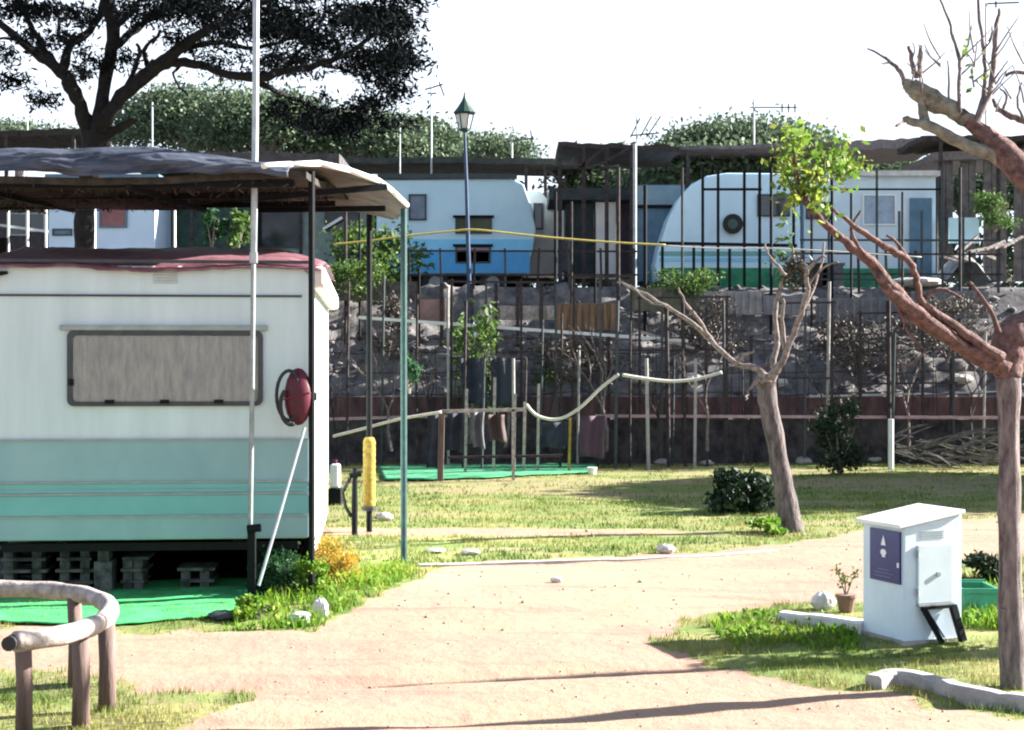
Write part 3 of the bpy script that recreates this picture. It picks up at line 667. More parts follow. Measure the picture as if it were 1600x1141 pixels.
# kerbs, stones, pot, trough by the box
def kerb(pts, wd, ht, name, label, m, cat='kerb'):
    # pts: pixel points on the ground along the kerb's near edge
    g=[G(*p) for p in pts]; q=smoothpath([(a.x,a.y,0,0) for a in g],5)
    c=[Vector(a[:3]) for a in q]; mb=MB(); vs=[]; n=len(c)
    for i,p in enumerate(c):
        d=(c[min(i+1,n-1)]-c[max(i-1,0)]).normalized(); s=Vector((-d.y,d.x,0))*wd
        j=.012*(float(vn(i*.7,1,77))-.5)
        for o,z in ((0,-.05),(0,ht*.8+j),(.15,ht+j),(.85,ht+j),(1,ht*.8),(1,-.05)): vs.append(p+s*o+Vector((0,0,z)))
    fs=[(i*6+k,(i+1)*6+k,(i+1)*6+k+1,i*6+k+1) for i in range(n-1) for k in range(5)]+[tuple(range(6)),tuple((n-1)*6+k for k in range(6))[::-1]]
    mb.add(vs,fs); return mb.build(name,m,label=label,cat=cat)
kerb([(1378,1078),(1402,1072),(1440,1078),(1490,1092),(1560,1107),(1640,1117),(1800,1130)],.10,.075,'kerb','rough grey concrete kerb curving off at the lower right',M_conc)
kerb([(1215,972),(1280,980),(1345,990)],.12,.07,'kerb_stone','whitewashed kerb stone lying left of the meter box',M_concpale,'kerb stone')
kerb([(655,885),(800,882),(950,877),(1100,871),(1225,862)],.08,.018,'edging','thin low concrete edging between the sandy track and the lawn',M_conc,'edging')
def rock(px,py,w_,h_,name,label,m,seed=1):
    g=G(px,py); b=MB(); r=random.Random(seed)
    def fn(u,v):
        a=2*math.pi*u; t=-math.pi/2+math.pi*v; k=1+.28*(float(vn(3*math.cos(a)+seed*5,3*math.sin(a)+2*t,seed))-.5)
        return (g.x+w_/2*math.cos(t)*math.cos(a)*k, g.y+w_*.4*math.cos(t)*math.sin(a)*k, hz(g.x,g.y)+h_*.42+h_/2*math.sin(t)*k)
    b.grid(fn,14,8); return b.build(name,m,label=label,cat='stone',smooth=False)
rock(1285,950,.19,.14,'stone','rounded whitish stone behind the kerb stone',M_concpale,2)
rock(470,972,.16,.10,'stone','pale broken stone in the weeds by the caravan corner',M_concpale,3)
rock(500,965,.12,.16,'stone','upright pale stone in the weeds right of the broken stone',M_concpale,4)
rock(1040,866,.18,.10,'stone','dark stone on the edge between lawn and track',M_conc,5)
rock(870,912,.10,.05,'stone','tiny stone lying on the sandy track',M_stone,6)
rock(350,968,.22,.07,'stone','dark flat clod at the edge of the carpet',M_trim,7)
pt=thing('potted_plant','small terracotta pot with a sparse dark plant beside the meter box','potted plant',G(1322,955)); g=pt.location
MB().lathe(g,[(.05,0),(.07,.10),(.078,.10),(.078,.12),(.06,.12)],14).build('pot',M_terr,pt,smooth=False)
m=MB(); tips=[]
for a,l in ((0,.17),(1.6,.14),(3.0,.19),(4.4,.12)):
    e=Vector((g.x+.07*math.cos(a),g.y+.05*math.sin(a),.1+l)); m.tube([(g.x,g.y,.1),e.lerp(Vector((g.x,g.y,.1)),.4)+Vector((0,0,.02)),e],[.006,.005,.003],6); tips.append(e)
m.build('stem',M_bark,pt)
C=np.concatenate([np.array(t)+rng.normal(0,.022,(26,3)) for t in tips]); lv=leaves(C,.035); npmesh('leaves',lv[0],lv[1],L_orange if False else L_mid,lv[2],parent=pt)
# green trough behind the box
tr=thing('planter_trough','pale green plastic trough on the grass between meter box and tree','trough',G(1560,975)); Yt=G(0,968).y
x0=P(1506,0,Yt).x; x1=P(1566,0,Yt).x
m=MB(); zt2=P(0,922,Yt).z
m.box((x0,Yt,0),(x1,Yt+.02,zt2)).box((x0,Yt+.4,0),(x1,Yt+.42,zt2)).box((x0,Yt+.022,0),(x0+.02,Yt+.398,zt2)).box((x1-.02,Yt+.022,0),(x1,Yt+.398,zt2)).box((x0+.021,Yt+.021,.01),(x1-.021,Yt+.399,.05))
m.build('tub',M_greenplastic,tr)
m=MB(); m.box((x0-.015,Yt-.02,zt2-.02),(x1+.015,Yt-.002,zt2+.012)).box((x0-.015,Yt+.422,zt2-.02),(x1+.015,Yt+.44,zt2+.012)); m.build('rim',M_greenplastic,tr)

# ------------------------------------------------------------------ trees
def shrub(name,label,px,py,wpx,hpx,n,size,L,cat='shrub',z0=None,Y=None,stems=5,Ms=None,group=None):
    g=G(px,py) if Y is None else P(px,py,Y); s=g.y/F; t=thing(name,label,cat,g,group=group); m=MB(); C=[]
    wd=wpx*s; ht=hpx*s
    for k in range(stems):
        a=2*math.pi*k/stems+random.random(); q=g+Vector((math.cos(a)*wd*.28,math.sin(a)*wd*.28,ht*.7)); m.tube([g+Vector((0,0,-.03)),g.lerp(q,.5)+Vector((0,0,.03)),q],[.02*ht+.004,.014*ht+.003,.003],6)
    m.build('stem',Ms or M_bark,t)
    nc=max(6,n//120)
    for k in range(nc):
        a=random.uniform(0,6.28); r=random.random()**.5; zz=random.uniform(.12,.95); rr=math.sqrt(max(0.05,1-((zz-.45)/.6)**2))
        c=np.array(g)+np.array([math.cos(a)*r*wd*.46*rr, math.sin(a)*r*wd*.42*rr, zz*ht]); C.append(c+rng.normal(0,1,(n//nc,3))*np.array([wd*.10,wd*.10,ht*.09]))
    C=np.concatenate(C); C=C[C[:,2]>g.z]; tone=np.clip(.25+.5*(C[:,2]-g.z)/ht*0+.6*fbm(C[:,0]*6/max(wd,.3),C[:,2]*6/max(wd,.3),21)-.1+rng.uniform(-.25,.25,len(C)),0,1)
    lv=leaves(C,size,tone); npmesh('foliage',lv[0],lv[1],L,lv[2],parent=t); return t

# the pruned tree at the right edge
T=thing('pruned_tree','pruned grey-trunked tree with reddish limbs and a lime leaf tuft','tree',G(1583,1076)); Yt=8.35
m=MB(); limb(m,[(1584,1090,46),(1583,1040,40),(1578,900,36),(1577,760,34),(1576,650,34),(1576,585,40)],Yt,n=12,jit=.003); m.build('trunk',M_bark,T,smooth=True)
m=MB(); limb(m,[(1576,592,40),(1575,560,50),(1582,525,56),(1610,505,44),(1650,480,40),(1672,420,38),(1655,350,40),(1622,300,42),(1590,262,44),(1560,228,36),(1530,202,24),(1500,178,22)],Yt,n=12,jit=.006,dY=.3)
limb(m,[(1572,575,34),(1530,560,26),(1480,528,26),(1430,490,26),(1395,452,24),(1360,410,18),(1320,378,14),(1285,345,12),(1258,312,11),(1245,280,8),(1242,240,5)],Yt-.02,dY=-.5,n=10,jit=.006)
limb(m,[(1560,565,18),(1510,545,16),(1450,500,20),(1400,462,20),(1372,430,12)],Yt-.08,dY=-.3,jit=.005)
m.build('main_limb',M_redbark,T,smooth=True)
m=MB()
limb(m,[(1565,560,20),(1520,530,18),(1470,495,14),(1440,470,12),(1432,440,11),(1425,415,10),(1400,395,12),(1360,372,10),(1325,345,7),(1300,325,5)],Yt-.1,dY=-.4,jit=.006)
limb(m,[(1425,415,9),(1400,378,5),(1385,368,4)],Yt-.3); limb(m,[(1440,470,8),(1470,452,6),(1505,468,4)],Yt-.2)
limb(m,[(1350,400,6),(1330,360,6),(1345,330,4)],Yt-.4); limb(m,[(1258,312,8),(1275,280,6),(1290,250,4)],Yt-.45); limb(m,[(1262,318,6),(1240,300,5),(1228,270,3)],Yt-.45)
limb(m,[(1395,452,7),(1420,520,5),(1444,548,4),(1428,565,3),(1405,575,3)],Yt-.2,jit=.003)
limb(m,[(1560,520,10),(1550,490,8),(1530,460,6),(1515,440,4)],Yt-.1)
m.build('branch',M_redbark,T,smooth=True)
m=MB()
limb(m,[(1535,206,24),(1505,185,24),(1480,168,28),(1455,155,34),(1430,140,28),(1412,130,18)],Yt+.3,n=10,jit=.008)
limb(m,[(1570,250,30),(1540,238,22),(1500,222,20),(1460,200,18),(1435,192,14),(1412,186,10)],Yt+.25,n=10,jit=.006)
limb(m,[(1448,200,16),(1442,175,15),(1440,155,12)],Yt+.28)
m.build('mossy_limb',mat('mossy_bark',(.22,.22,.17),(.09,.08,.07),14,.95,1.0),T,smooth=True)
m=MB()
for l in ([(1415,134,9),(1408,112,8),(1392,98,6),(1376,86,4),(1355,76,3)],[(1432,122,8),(1426,100,7),(1420,72,5)],[(1436,120,9),(1438,95,8),(1438,70,6)],[(1500,176,6),(1498,130,6),(1500,95,6),(1490,60,5),(1480,25,4),(1466,-5,3)],
          [(1522,196,10),(1534,160,8),(1540,120,7),(1536,70,6),(1530,20,5),(1528,-30,4)],[(1522,196,12),(1545,150,9),(1553,100,9),(1556,50,8),(1562,15,5)],[(1482,160,4),(1482,120,3),(1480,95,2)],
          [(1640,205,16),(1600,188,12),(1575,180,10),(1558,168,8),(1552,155,5)],[(1620,120,8),(1590,112,6),(1570,118,5)],[(1568,170,5),(1572,150,4),(1562,138,3)],
          [(1415,188,6),(1400,196,4)],[(1498,100,3),(1512,70,3),(1518,40,2)],[(1542,140,4),(1560,115,3),(1575,95,2)],[(1390,97,3),(1378,100,2)],[(1536,80,3),(1548,60,3),(1551,40,2)],[(1600,188,5),(1590,160,4),(1596,130,3)],[(1625,300,18),(1640,250,18),(1640,205,16)]):
    limb(m,l,Yt+.3+random.uniform(-.1,.15),dY=random.uniform(-.1,.2),n=6,jit=.004)
for k in range(34):
    x0=random.choice((1425,1440,1470,1500,1522,1545,1556,1580,1600)); y0=random.uniform(60,185); a=random.uniform(-.9,.9); l=random.uniform(25,70)
    if x0<1510: y0=random.uniform(90,150)
    limb(m,[(x0,y0,3.2),(x0+math.sin(a)*l*.5+random.uniform(-4,4),y0-math.cos(a)*l*.5,2.4),(x0+math.sin(a)*l,y0-math.cos(a)*l,1.4)],Yt+.3+random.uniform(-.2,.2),n=5,sub=3)
m.build('twig',M_bark,T,smooth=True)
cl=[(1245,215,22,18,50),(1235,250,22,22,60),(1255,285,26,18,60),(1285,255,28,22,60),(1310,245,22,16,40),(1322,262,20,18,40),(1275,300,22,20,40),(1240,310,16,14,20),(1290,330,14,10,14),(1340,262,8,12,10),(1225,280,10,16,16),(1512,92,7,14,6),(1520,118,6,8,4)]
C=[]
for px,py,rx,ry,n in cl:
    for k in range(int(n*1.1)): C.append(P(px+random.gauss(0,rx*.5),py+random.gauss(0,ry*.55),Yt-.45+random.gauss(0,.1) if px<1400 else Yt+.3))
C=C+[c+Vector((random.gauss(0,.05),random.gauss(0,.05),random.gauss(0,.05))) for c in C]; lv=leaves(np.array(C),.042,None,.6); npmesh('leaf_tuft',lv[0],lv[1],L_lime,lv[2],parent=T)
tag(MB().tube([G(1583,1076)+Vector((-.05,.0,.42)),G(1583,1076)+Vector((-.05,0,.43))],.02,6).build('knot',M_bark,T))

# middle tree
T2=thing('bare_tree','bare leaning grey tree in the middle of the lawn, pale on one side','tree',G(1226,830)); Y2=16.2
m=MB(); limb(m,[(1240,842,44),(1234,812,36),(1222,745,31),(1210,680,28),(1200,625,29),(1197,595,33),(1205,575,26)],Y2,n=12,jit=.008); m.build('trunk',mat('dark_grey_bark',(.15,.125,.12),(.05,.042,.045),22,.95,1.0,stretch=(1,1,.25)),T2,smooth=True)
m=MB()
for l in ([(1196,598,18),(1185,578,12),(1150,568,8),(1120,540,8),(1085,508,7),(1040,478,6),(1000,455,5),(965,440,3)],[(1120,542,6),(1098,510,6),(1075,480,5),(1060,450,3)],[(1205,590,16),(1222,565,12),(1240,525,10),(1252,490,9),(1262,450,8),(1262,420,6),(1290,400,4)],
          [(1200,590,14),(1212,550,10),(1212,500,8),(1215,460,8),(1228,430,7),(1240,395,6)],[(1226,545,8),(1222,500,6),(1225,470,5)],[(1262,450,5),(1285,420,4),(1310,410,3)],[(1228,430,6),(1205,405,4),(1195,380,3)],[(1262,420,5),(1245,400,4),(1235,385,3)],[(1190,590,7),(1170,610,4),(1165,625,3)],[(1150,568,5),(1165,556,4),(1180,550,4)],[(1040,478,4),(1010,470,3),(985,445,2)],[(1252,490,5),(1275,440,4),(1290,380,3)]):
    limb(m,l,Y2+random.uniform(-.15,.15),dY=random.uniform(-.5,.4),n=7,jit=.012)
m.build('branch',mat('pale_branch_bark',(.22,.18,.165),(.085,.07,.065),16,.9,.6),T2,smooth=True)
C=np.array([P(1240+random.gauss(0,14),425+random.gauss(0,14),Y2) for k in range(160)]); lv=leaves(C,.09,None,.4); npmesh('dry_leaves',lv[0],lv[1],L_dry,lv[2],parent=T2)
C=np.array([P(1222+random.gauss(0,12),400+random.gauss(0,30),Y2) for k in range(60)]); lv=leaves(C,.08,None,.5); npmesh('green_leaves',lv[0],lv[1],L_mid,lv[2],parent=T2)

# big stone pine behind the caravan
T3=thing('stone_pine','large dark spreading pine towering over the caravan at left','tree',(P(132,0,23).x,23,0)); Y3=23
m=MB()
limb(m,[(128,760,36),(130,500,32),(131,380,30),(133,320,32),(146,250,36),(152,205,46)],Y3,n=10,jit=.01)
m.build('trunk',M_pinebark,T3,smooth=True)
m=MB()
PB=[[(146,215,34),(128,175,22),(112,135,24),(92,108,20),(52,82,15),(12,46,13),(-50,-10,10)],[(98,112,14),(70,80,12),(48,40,9),(30,-10,7)],[(100,105,16),(108,72,14),(140,48,12),(160,10,12),(165,-50,8)],
    [(157,208,34),(160,150,22),(170,100,22),(178,50,22),(168,0,24),(150,-80,14)],[(160,195,26),(190,150,22),(235,112,24),(262,92,22),(300,62,16),(340,35,14),(400,12,10),(450,-30,7)],
    [(200,142,14),(250,105,16),(285,98,14),(325,106,12),(355,118,12),(400,122,16),(440,112,12),(500,100,10),(560,75,8),(610,30,6)],[(178,75,12),(205,52,12),(240,25,10),(290,-10,8)],
    [(160,215,18),(185,200,14),(212,188,10)],[(400,124,12),(430,142,8),(470,160,7),(520,175,5)],[(262,92,12),(300,72,10),(350,68,8),(400,75,7),(460,60,5)],[(320,45,9),(360,20,7),(400,-10,6)],[(440,112,8),(470,80,6),(500,45,5),(510,0,4)],[(560,75,6),(590,90,5),(625,120,3)],
    [(235,112,9),(225,80,7),(250,50,5)],[(52,82,8),(30,62,6),(-10,60,4)],[(108,72,8),(90,50,6),(95,20,4)],[(178,50,10),(210,10,8),(235,-30,6)],[(285,98,6),(270,120,4),(295,150,3)],[(190,150,8),(215,95,7),(215,70,5)],[(500,100,7),(540,110,5),(590,130,4)]]
for l in PB: limb(m,l,Y3+random.uniform(-.2,.2),dY=random.uniform(-1.5,1.5),n=8,jit=.02)
m.build('limb',M_pinebark,T3,smooth=True)
BL=[]  # foliage blobs (px,py,rx,ry,n)
def bl(*a): BL.append(a)
for a in [(400,30,60,30,750),(470,35,60,36,760),(545,25,60,32,850),(600,30,45,36,950),(625,75,30,34,420),(560,95,50,30,380),(480,100,46,26,240),(440,85,46,22,180),(525,75,50,26,300),(350,50,50,30,380),(320,15,60,20,500),(500,180,48,20,420),(545,195,45,18,430),(450,172,40,14,200),(590,160,34,16,240),(600,190,26,14,160),(590,110,40,22,260),(620,130,22,14,200),(645,95,10,12,60),(280,0,70,18,700),(240,20,30,14,160),(270,60,30,10,110),
          (20,18,34,16,330),(85,20,34,16,300),(60,60,26,10,110),(10,85,20,12,60),(130,25,24,14,160),(140,100,16,22,110),(120,115,14,12,80),(25,125,14,8,25),(68,155,10,5,14),(110,60,18,12,60),(200,20,26,16,160),(330,90,40,10,110),(365,105,40,12,70),(200,90,20,12,60),(-60,20,50,40,500),
          (0,-60,120,40,1500),(160,-80,120,50,1500),(330,-70,140,50,2200),(520,-60,120,50,2200),(640,-20,40,30,500),(-160,-40,90,50,900),(250,-190,260,60,3000),(80,-180,160,50,1500),(500,-150,120,60,1500)]: bl(*a)
C=[]; tn=[]
for px,py,rx,ry,n in BL:
    nc=max(3,int(n/34)); 
    for k in range(nc):
        a=random.gauss(0,.48); b2=random.gauss(0,.48); q=P(px+rx*a,py+ry*b2,Y3+random.gauss(0,1.3)); t0=random.random()
        pts=np.array(q)+rng.normal(0,1,(48,3))*np.array([.13,.13,.06]); C.append(pts); tn.append(np.full(48,t0)*.6+rng.uniform(0,.4,48))
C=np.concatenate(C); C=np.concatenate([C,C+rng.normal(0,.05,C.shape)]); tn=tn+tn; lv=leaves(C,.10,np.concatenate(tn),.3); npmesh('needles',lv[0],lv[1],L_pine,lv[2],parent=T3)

# rounded umbrella pines far behind
def umbrella(px,py,rx,ry,Y,n,label,L=L_bg,size=.15,name='umbrella_pine',group='rounded pines on the skyline',base=None):
    c=P(px,py,Y); s=Y/F; g=(c.x,Y,TZ); t=thing(name,label,'tree',g,group=group); a=rx*s; b2=ry*s
    m=MB(); m.tube([(c.x+.2,Y,TZ-.1),(c.x,Y,(TZ+c.z)/2),(c.x,Y,c.z)],[.3,.24,.14],8)
    for k in range(6):
        an=k*1.05; m.tube([(c.x,Y,c.z-b2*.6),(c.x+math.cos(an)*a*.6,Y+math.sin(an)*a*.6,c.z+b2*.3)],[.1,.03],6)
    m.build('trunk',M_bark,t); C=[];T_=[]
    nc=n//25
    for k in range(nc):
        an=random.uniform(0,6.28); r=random.random()**.5; z=math.sqrt(max(0,1-r*r))*random.uniform(.35,1.0)
        q=np.array([c.x+math.cos(an)*r*a, Y+math.sin(an)*r*a*.8, c.z-b2*.35+z*b2*1.2]); C.append(q+rng.normal(0,1,(60,3))*np.array([.38,.38,.22])); T_.append(np.full(60,random.random()*.6)+rng.uniform(0,.4,60))
    lv=leaves(np.concatenate(C),size,np.concatenate(T_),.5); npmesh('crown',lv[0],lv[1],L,lv[2],parent=t)
umbrella(300,200,115,62,46,9000,'light green rounded pine behind the left shade roof')
umbrella(420,205,110,60,44,8000,'light green rounded pine behind the thin mast')
umbrella(560,225,100,48,45,8000,'light green rounded pine left of the street lamp')
umbrella(650,228,50,34,46,3500,'small green rounded pine nearest the street lamp on its left')
umbrella(750,238,80,22,58,4000,'low distant rounded pine right of the street lamp')
umbrella(1160,235,130,42,48,9000,'rounded pine behind the sloping-nosed caravan')
umbrella(1110,275,110,30,36,5000,'dark green tree right behind the sloping-nosed caravan', name='background_tree')
umbrella(960,290,70,40,38,4000,'dark green tree behind the braced pergola frame', name='background_tree')
umbrella(30,220,120,20,60,3500,'low distant rounded pine at the far left of the skyline')
umbrella(1560,300,90,50,40,5000,'green tree behind the pruned tree at the right edge', name='background_tree')
umbrella(1400,280,110,22,44,3000,'low green tree under the thatched roof', name='background_tree')
# a tree beyond the right frame edge that shades the lawn
def shadetree(x,y,r,z,n,label):
    t=thing('shade_tree',label,'tree',(x,y,0)); MB().tube([(x,y,-.05),(x+.1,y,1.2),(x,y,z)],[.2,.15,.1],8).build('trunk',M_bark,t)
    C=[]
    for k in range(n//50):
        v=rng.normal(size=3); v/=np.linalg.norm(v); q=np.array([x,y,z])+v*r*random.random()**.4*np.array([1,.95,.5]); C.append(q+rng.normal(0,.22,(50,3)))
    lv=leaves(np.concatenate(C),.26); npmesh('crown',lv[0],lv[1],L_dark,lv[2],parent=t)
shadetree(12.6,23.4,3.3,3.6,26000,'leafy tree beyond the right edge shading the lawn')

m=MB(); m.tube([(4.5,9.95,-.05),(4.52,9.97,1.2),(4.47,9.95,2.72)],[.055,.045,.03],8); m.build('bare_pole',M_wood,label='slim wooden pole beyond the right edge casting a thin shadow on the track',cat='pole')
def offshrub(x,y,wd,dp,ht,n,label):
    t=thing('leafy_bush',label,'bush',(x,y,0)); m=MB()
    for k in range(5): m.tube([(x,y,-.03),(x+random.uniform(-.3,.3)*wd,y,ht*.8)],[.02,.006],6)
    m.build('stem',M_bark,t); C=np.array([x,y,ht*.55])+rng.uniform(-1,1,(n,3))*np.array([wd/2,dp/2,ht*.45]); lv=leaves(C,.07); npmesh('foliage',lv[0],lv[1],L_dark,lv[2],parent=t)
offshrub(4.45,9.80,1.0,.42,1.55,5200,'upright leafy bush beyond the right edge shading the verge')
shrub('dark_shrub','low dark shrub left of the bare tree on the lawn',1160,800,100,62,3200,.09,L_dark)
shrub('dark_shrub','loose dark shrub against the pink rail right of the bare tree',1312,742,90,110,2000,.08,L_dark)
shrub('weed_clump','low green clump at the foot of the bare tree',1205,835,70,22,500,.07,L_weed,cat='weeds')
shrub('bush','low dark green bush between meter box and trunk',1545,905,90,38,1400,.06,L_dark)
shrub('flower_bush','orange and yellow flowering bush by the caravan corner',520,912,90,70,3200,.028,L_orange)
shrub('leafy_bush','emerald green bush under the caravan corner',436,930,70,70,2600,.035,L_emer)
shrub('leafy_bush','pale green bush at the foot of the black awning post',486,934,56,62,1800,.035,L_weed)
shrub('weed_clump','bright green weed clump by the dark stake',405,968,80,36,900,.05,L_weed,cat='weeds')
shrub('young_tree','thin young tree with light green leaves on the bank',735,690,110,210,900,.13,L_mid,Y=26.6,stems=3,cat='young tree')

# ------------------------------------------------------------------ retaining wall, rails on the lower edge of the bank
m=MB(); m.box((-14,27.25,-.1),(14,27.45,.78)); m.build('low_wall',mat('dark_wall',(.085,.075,.078),(.022,.02,.023),4,.95,.6),label='dark low wall at the foot of the stone bank',cat='wall')
zr1=P(0,652,27.2).z; zr2=P(0,620,27.2).z
MB().box((-3.6,27.14,zr1),(14,27.22,zr2)).build('board_band',M_maroonwall,label='long dark maroon board along the top of the low wall',cat='board')
MB().bar(P(930,650,26.6),P(1620,653,26.6),.045,.05).build('rail',M_pinkrail,label='long faded pink rail in front of the low wall at right',cat='rail')
MB().bar(P(515,655,26.6),P(700,650,26.6),.045,.05).build('rail',M_pinkrail,label='short faded pink rail behind the awning posts',cat='rail')
MB().bar(P(560,496,27.12),P(1075,533,27.1),.05,.055).build('handrail',M_white,label='long pale sloping rail across the stone bank',cat='rail')
MB().bar(P(990,515,27.6),P(1085,545,27.5),.05,.05).build('handrail',M_conc,label='short grey sloping rail at the end of the pale one',cat='rail')
MB().bar(P(1260,620,27),P(1570,612,27),.03,.03).build('pipe',M_galv,label='thin grey pipe above the maroon board at right',cat='pipe')
# panels along the terrace edge
def panel(x0,x1,y0,y1,Y,m,name,label,cat='panel',ribs=0):
    a=P(x0,y0,Y); b2=P(x1,y1,Y); mb=MB(); mb.box((a.x,Y,b2.z),(b2.x,Y+.05,a.z))
    if ribs:
        for k in range(ribs): xx=a.x+(b2.x-a.x)*(k+.5)/ribs; mb.box((xx-.035,Y-.03,b2.z+.01),(xx+.035,Y-.002,a.z-.01))
    return mb.build(name,m,label=label,cat=cat)
panel(868,962,474,516,28.1,M_pallet,'slatted_hoarding','orange-brown slatted board panel on the bank','panel',9)
panel(775,866,478,500,28.1,M_woodpale,'slatted_hoarding','pale weathered board panel left of the orange one','panel',5)
panel(656,696,468,502,28.1,mat('pink_block',(.3,.19,.18),(.2,.13,.12),6,.9,.3),'panel','dull pink panel under the blue caravan','panel')
panel(1100,1190,455,492,28.45,mat('grey_sheet',(.30,.29,.29),(.18,.175,.18),5,.8,.3),'fence_panel','pale grey ribbed sheet under the green skirt','panel',8)
panel(1193,1260,462,492,28.45,mat('grey_sheet2',(.22,.22,.23),(.14,.14,.15),5,.8,.3),'fence_panel','mid grey ribbed sheet behind the bare tree','panel',5)
panel(1275,1420,466,506,28.45,mat('grey_sheet3',(.17,.17,.18),(.1,.1,.11),5,.8,.3),'fence_panel','dark grey ribbed sheet behind the red limb','panel',11)
panel(1424,1545,455,498,28.45,mat('grey_sheet3b',(.19,.19,.2),(.1,.11,.12),5,.8,.3),'fence_panel','grey ribbed sheet just left of the pruned trunk','panel',8)
panel(985,1095,450,486,28.4,mat('olive_sheet',(.15,.15,.11),(.07,.08,.06),5,.9,.4),'fence_panel','olive mesh panel left of the grey sheets','panel',6)
panel(515,655,440,470,28.45,mat('brown_sheet',(.12,.11,.10),(.05,.05,.05),7,.9,.4),'fence_panel','dark brown panel under the flowering hedge','panel',8)
# short dark posts at the terrace edge
k=0
ord_=['first','second','third','fourth','fifth','sixth','seventh','eighth','ninth','tenth','eleventh','twelfth','thirteenth','fourteenth','fifteenth','sixteenth','seventeenth','eighteenth','nineteenth','twentieth','twenty-first','twenty-second','twenty-third','twenty-fourth','twenty-fifth','twenty-sixth','twenty-seventh','twenty-eighth']
for i,px in enumerate((690,737,775,809,846)):
    p=P(px,444,28.2); q=P(px,540,27.8); MB().bar(p,(p.x,28.9,hz(p.x,28.9)-.1) if False else q,.07).build('edge_post',M_rust,label=ord_[i]+' short dark post from the left below the blue caravan',cat='post',group='short posts below the blue caravan')
# thin tall stakes and tubes of the vine garden
ST=[(545,440,26.4,4),(600,430,26.8,4),(652,460,26.5,4),(700,450,26.2,4),(728,470,25.8,5),(757,560,25.5,4),(775,470,26.6,4),(802,560,25.2,5),(822,560,25.6,4),(848,500,26.8,4),(878,490,26.2,4),(905,540,26.8,4),(938,540,26.6,4),(965,470,26.2,6),(985,500,26.5,4),(1010,560,26.0,6),(1041,480,26.4,7),(1053,560,26.8,4),(1067,470,26.5,5),(1087,560,26.2,5),(1104,480,26.6,4),(1130,470,26.8,5),(1160,560,26.9,3),(1296,440,26.8,5),(1388,470,26.5,7),(1398,520,26.2,4),(1486,560,26.7,4),(1540,520,26.7,4)]
for i,(px,yt,Y,wd) in enumerate(ST):
    post('vine_stake', ord_[i]+' thin upright stake from the left in the row before the bank', px, yt, Y, wd, (M_rust,M_trim,M_rust,M_conc)[i%4], 'stake', group='thin stakes in front of the stone bank', tilt=random.uniform(-.05,.05))
for i,(px,yt,Y,wd,lab) in enumerate(((868,300,28.9,5,'tall dark thin post right of the blue caravan'),(893,315,28.8,4,'tall dark thin post before the dark shed door'),(930,330,28.7,4,'tall dark thin post before the white door panel'),(966,262,28.6,6,'tall black post left of the tall pale pole'),(1008,290,28.6,6,'tall black post right of the tall pale pole'),(1066,262,28.5,4,'tall dark thin post crossing the sloping caravan nose'),(1205,262,28.7,5,'tall dark post left of the lime leaf tuft'),(1268,285,28.8,4,'tall dark post behind the lime leaf tuft'),(1330,300,28.6,4,'tall dark post before the left part of the chalet'),(1410,300,28.7,4,'tall dark post between chalet window and door'),(1300,260,28.9,5,'tall dark post at the corner of the chalet'),(1500,262,28.7,5,'tall dark post right of the chalet'),(655,420,28.4,4,'thin dark post under the blue caravan corner'),(540,330,28.6,5,'tall dark post rising through the hedge'),(562,300,28.7,4,'tall dark post behind the awning canvas'))):
    post('tall_post',lab,px,yt,Y,wd,(M_black,M_rust)[i%2],'post',group='tall thin posts before the terrace',zbase=1.5)
# pale stakes near the mat
for i,(px,yt,yb) in enumerate(((727,608,712),(771,590,665),(803,615,718),(818,628,700),(840,600,716),(889,655,702))):
    Y=24.6+.1*i; a=P(px,yt,Y); MB().bar((a.x,Y,0),(a.x+.02,Y,a.z),.045).build('garden_stake',M_woodpale if i!=5 else M_yellow,label=ord_[i]+' short pale stake from the left behind the green mat',cat='stake',group='short pale stakes behind the green mat')
# wooden line frame with hung cloths
lf=thing('drying_frame','low wooden frame strung with rope behind the green mat','frame',(P(690,0,23.2).x,23.2,0))
MB().bar((P(688,0,23.2).x,23.2,-.02),P(690,642,23.2),.09).build('post',M_wood,lf); MB().bar((P(802,0,23.2).x,23.2,-.02),P(802,640,23.2),.05).build('post',M_woodpale,lf)
MB().bar(P(688,643,23.2),P(820,640,23.2),.05).build('rail',M_woodpale,lf); MB().bar(P(700,715,23.2),P(880,712,23.2),.04).build('rail',M_rust,lf)
def cloth(x0,x1,y0,y1,Y,m,label,s=1):
    a=P(x0,y0,Y); b2=P(x1,y1,Y)
    MB().grid(lambda u,v:(a.x+(b2.x-a.x)*u+.02*math.sin(v*4+s), Y+.05*math.sin(u*9+s)+.02*math.sin(v*5), a.z+(b2.z-a.z)*v+.02*math.sin(u*5)*v),14,8,(0,.01,0)).build('hung_cloth',m,smooth=True,label=label,cat='cloth',group='cloths hanging on the drying frame')
cloth(668,692,648,732,23.5,M_cloth,'narrow navy cloth hanging left of the frame post',1)
cloth(697,724,646,705,23.6,M_cloth,'blue-grey cloth hanging right of the frame post',2)
cloth(738,757,644,700,23.5,M_clothlt,'pale grey cloth hanging in the middle of the frame',3)
cloth(762,790,648,690,23.7,mat('brown_cloth',(.07,.045,.045)),'dull brown cloth hanging beside the pale one',4)
cloth(720,760,560,632,25.9,M_cloth,'large slate blue cloth hung high behind the frame',5)
cloth(765,800,560,635,26.0,mat('slate_cloth2',(.035,.04,.055)),'dark slate cloth hung high beside the large blue one',6)
cloth(845,885,660,700,25.0,M_cloth,'slate blue sheet low down right of the frame',7)
cloth(905,945,650,715,25.4,mat('plum_cloth',(.08,.045,.07)),'dark plum sheet behind the end of the green mat',8)
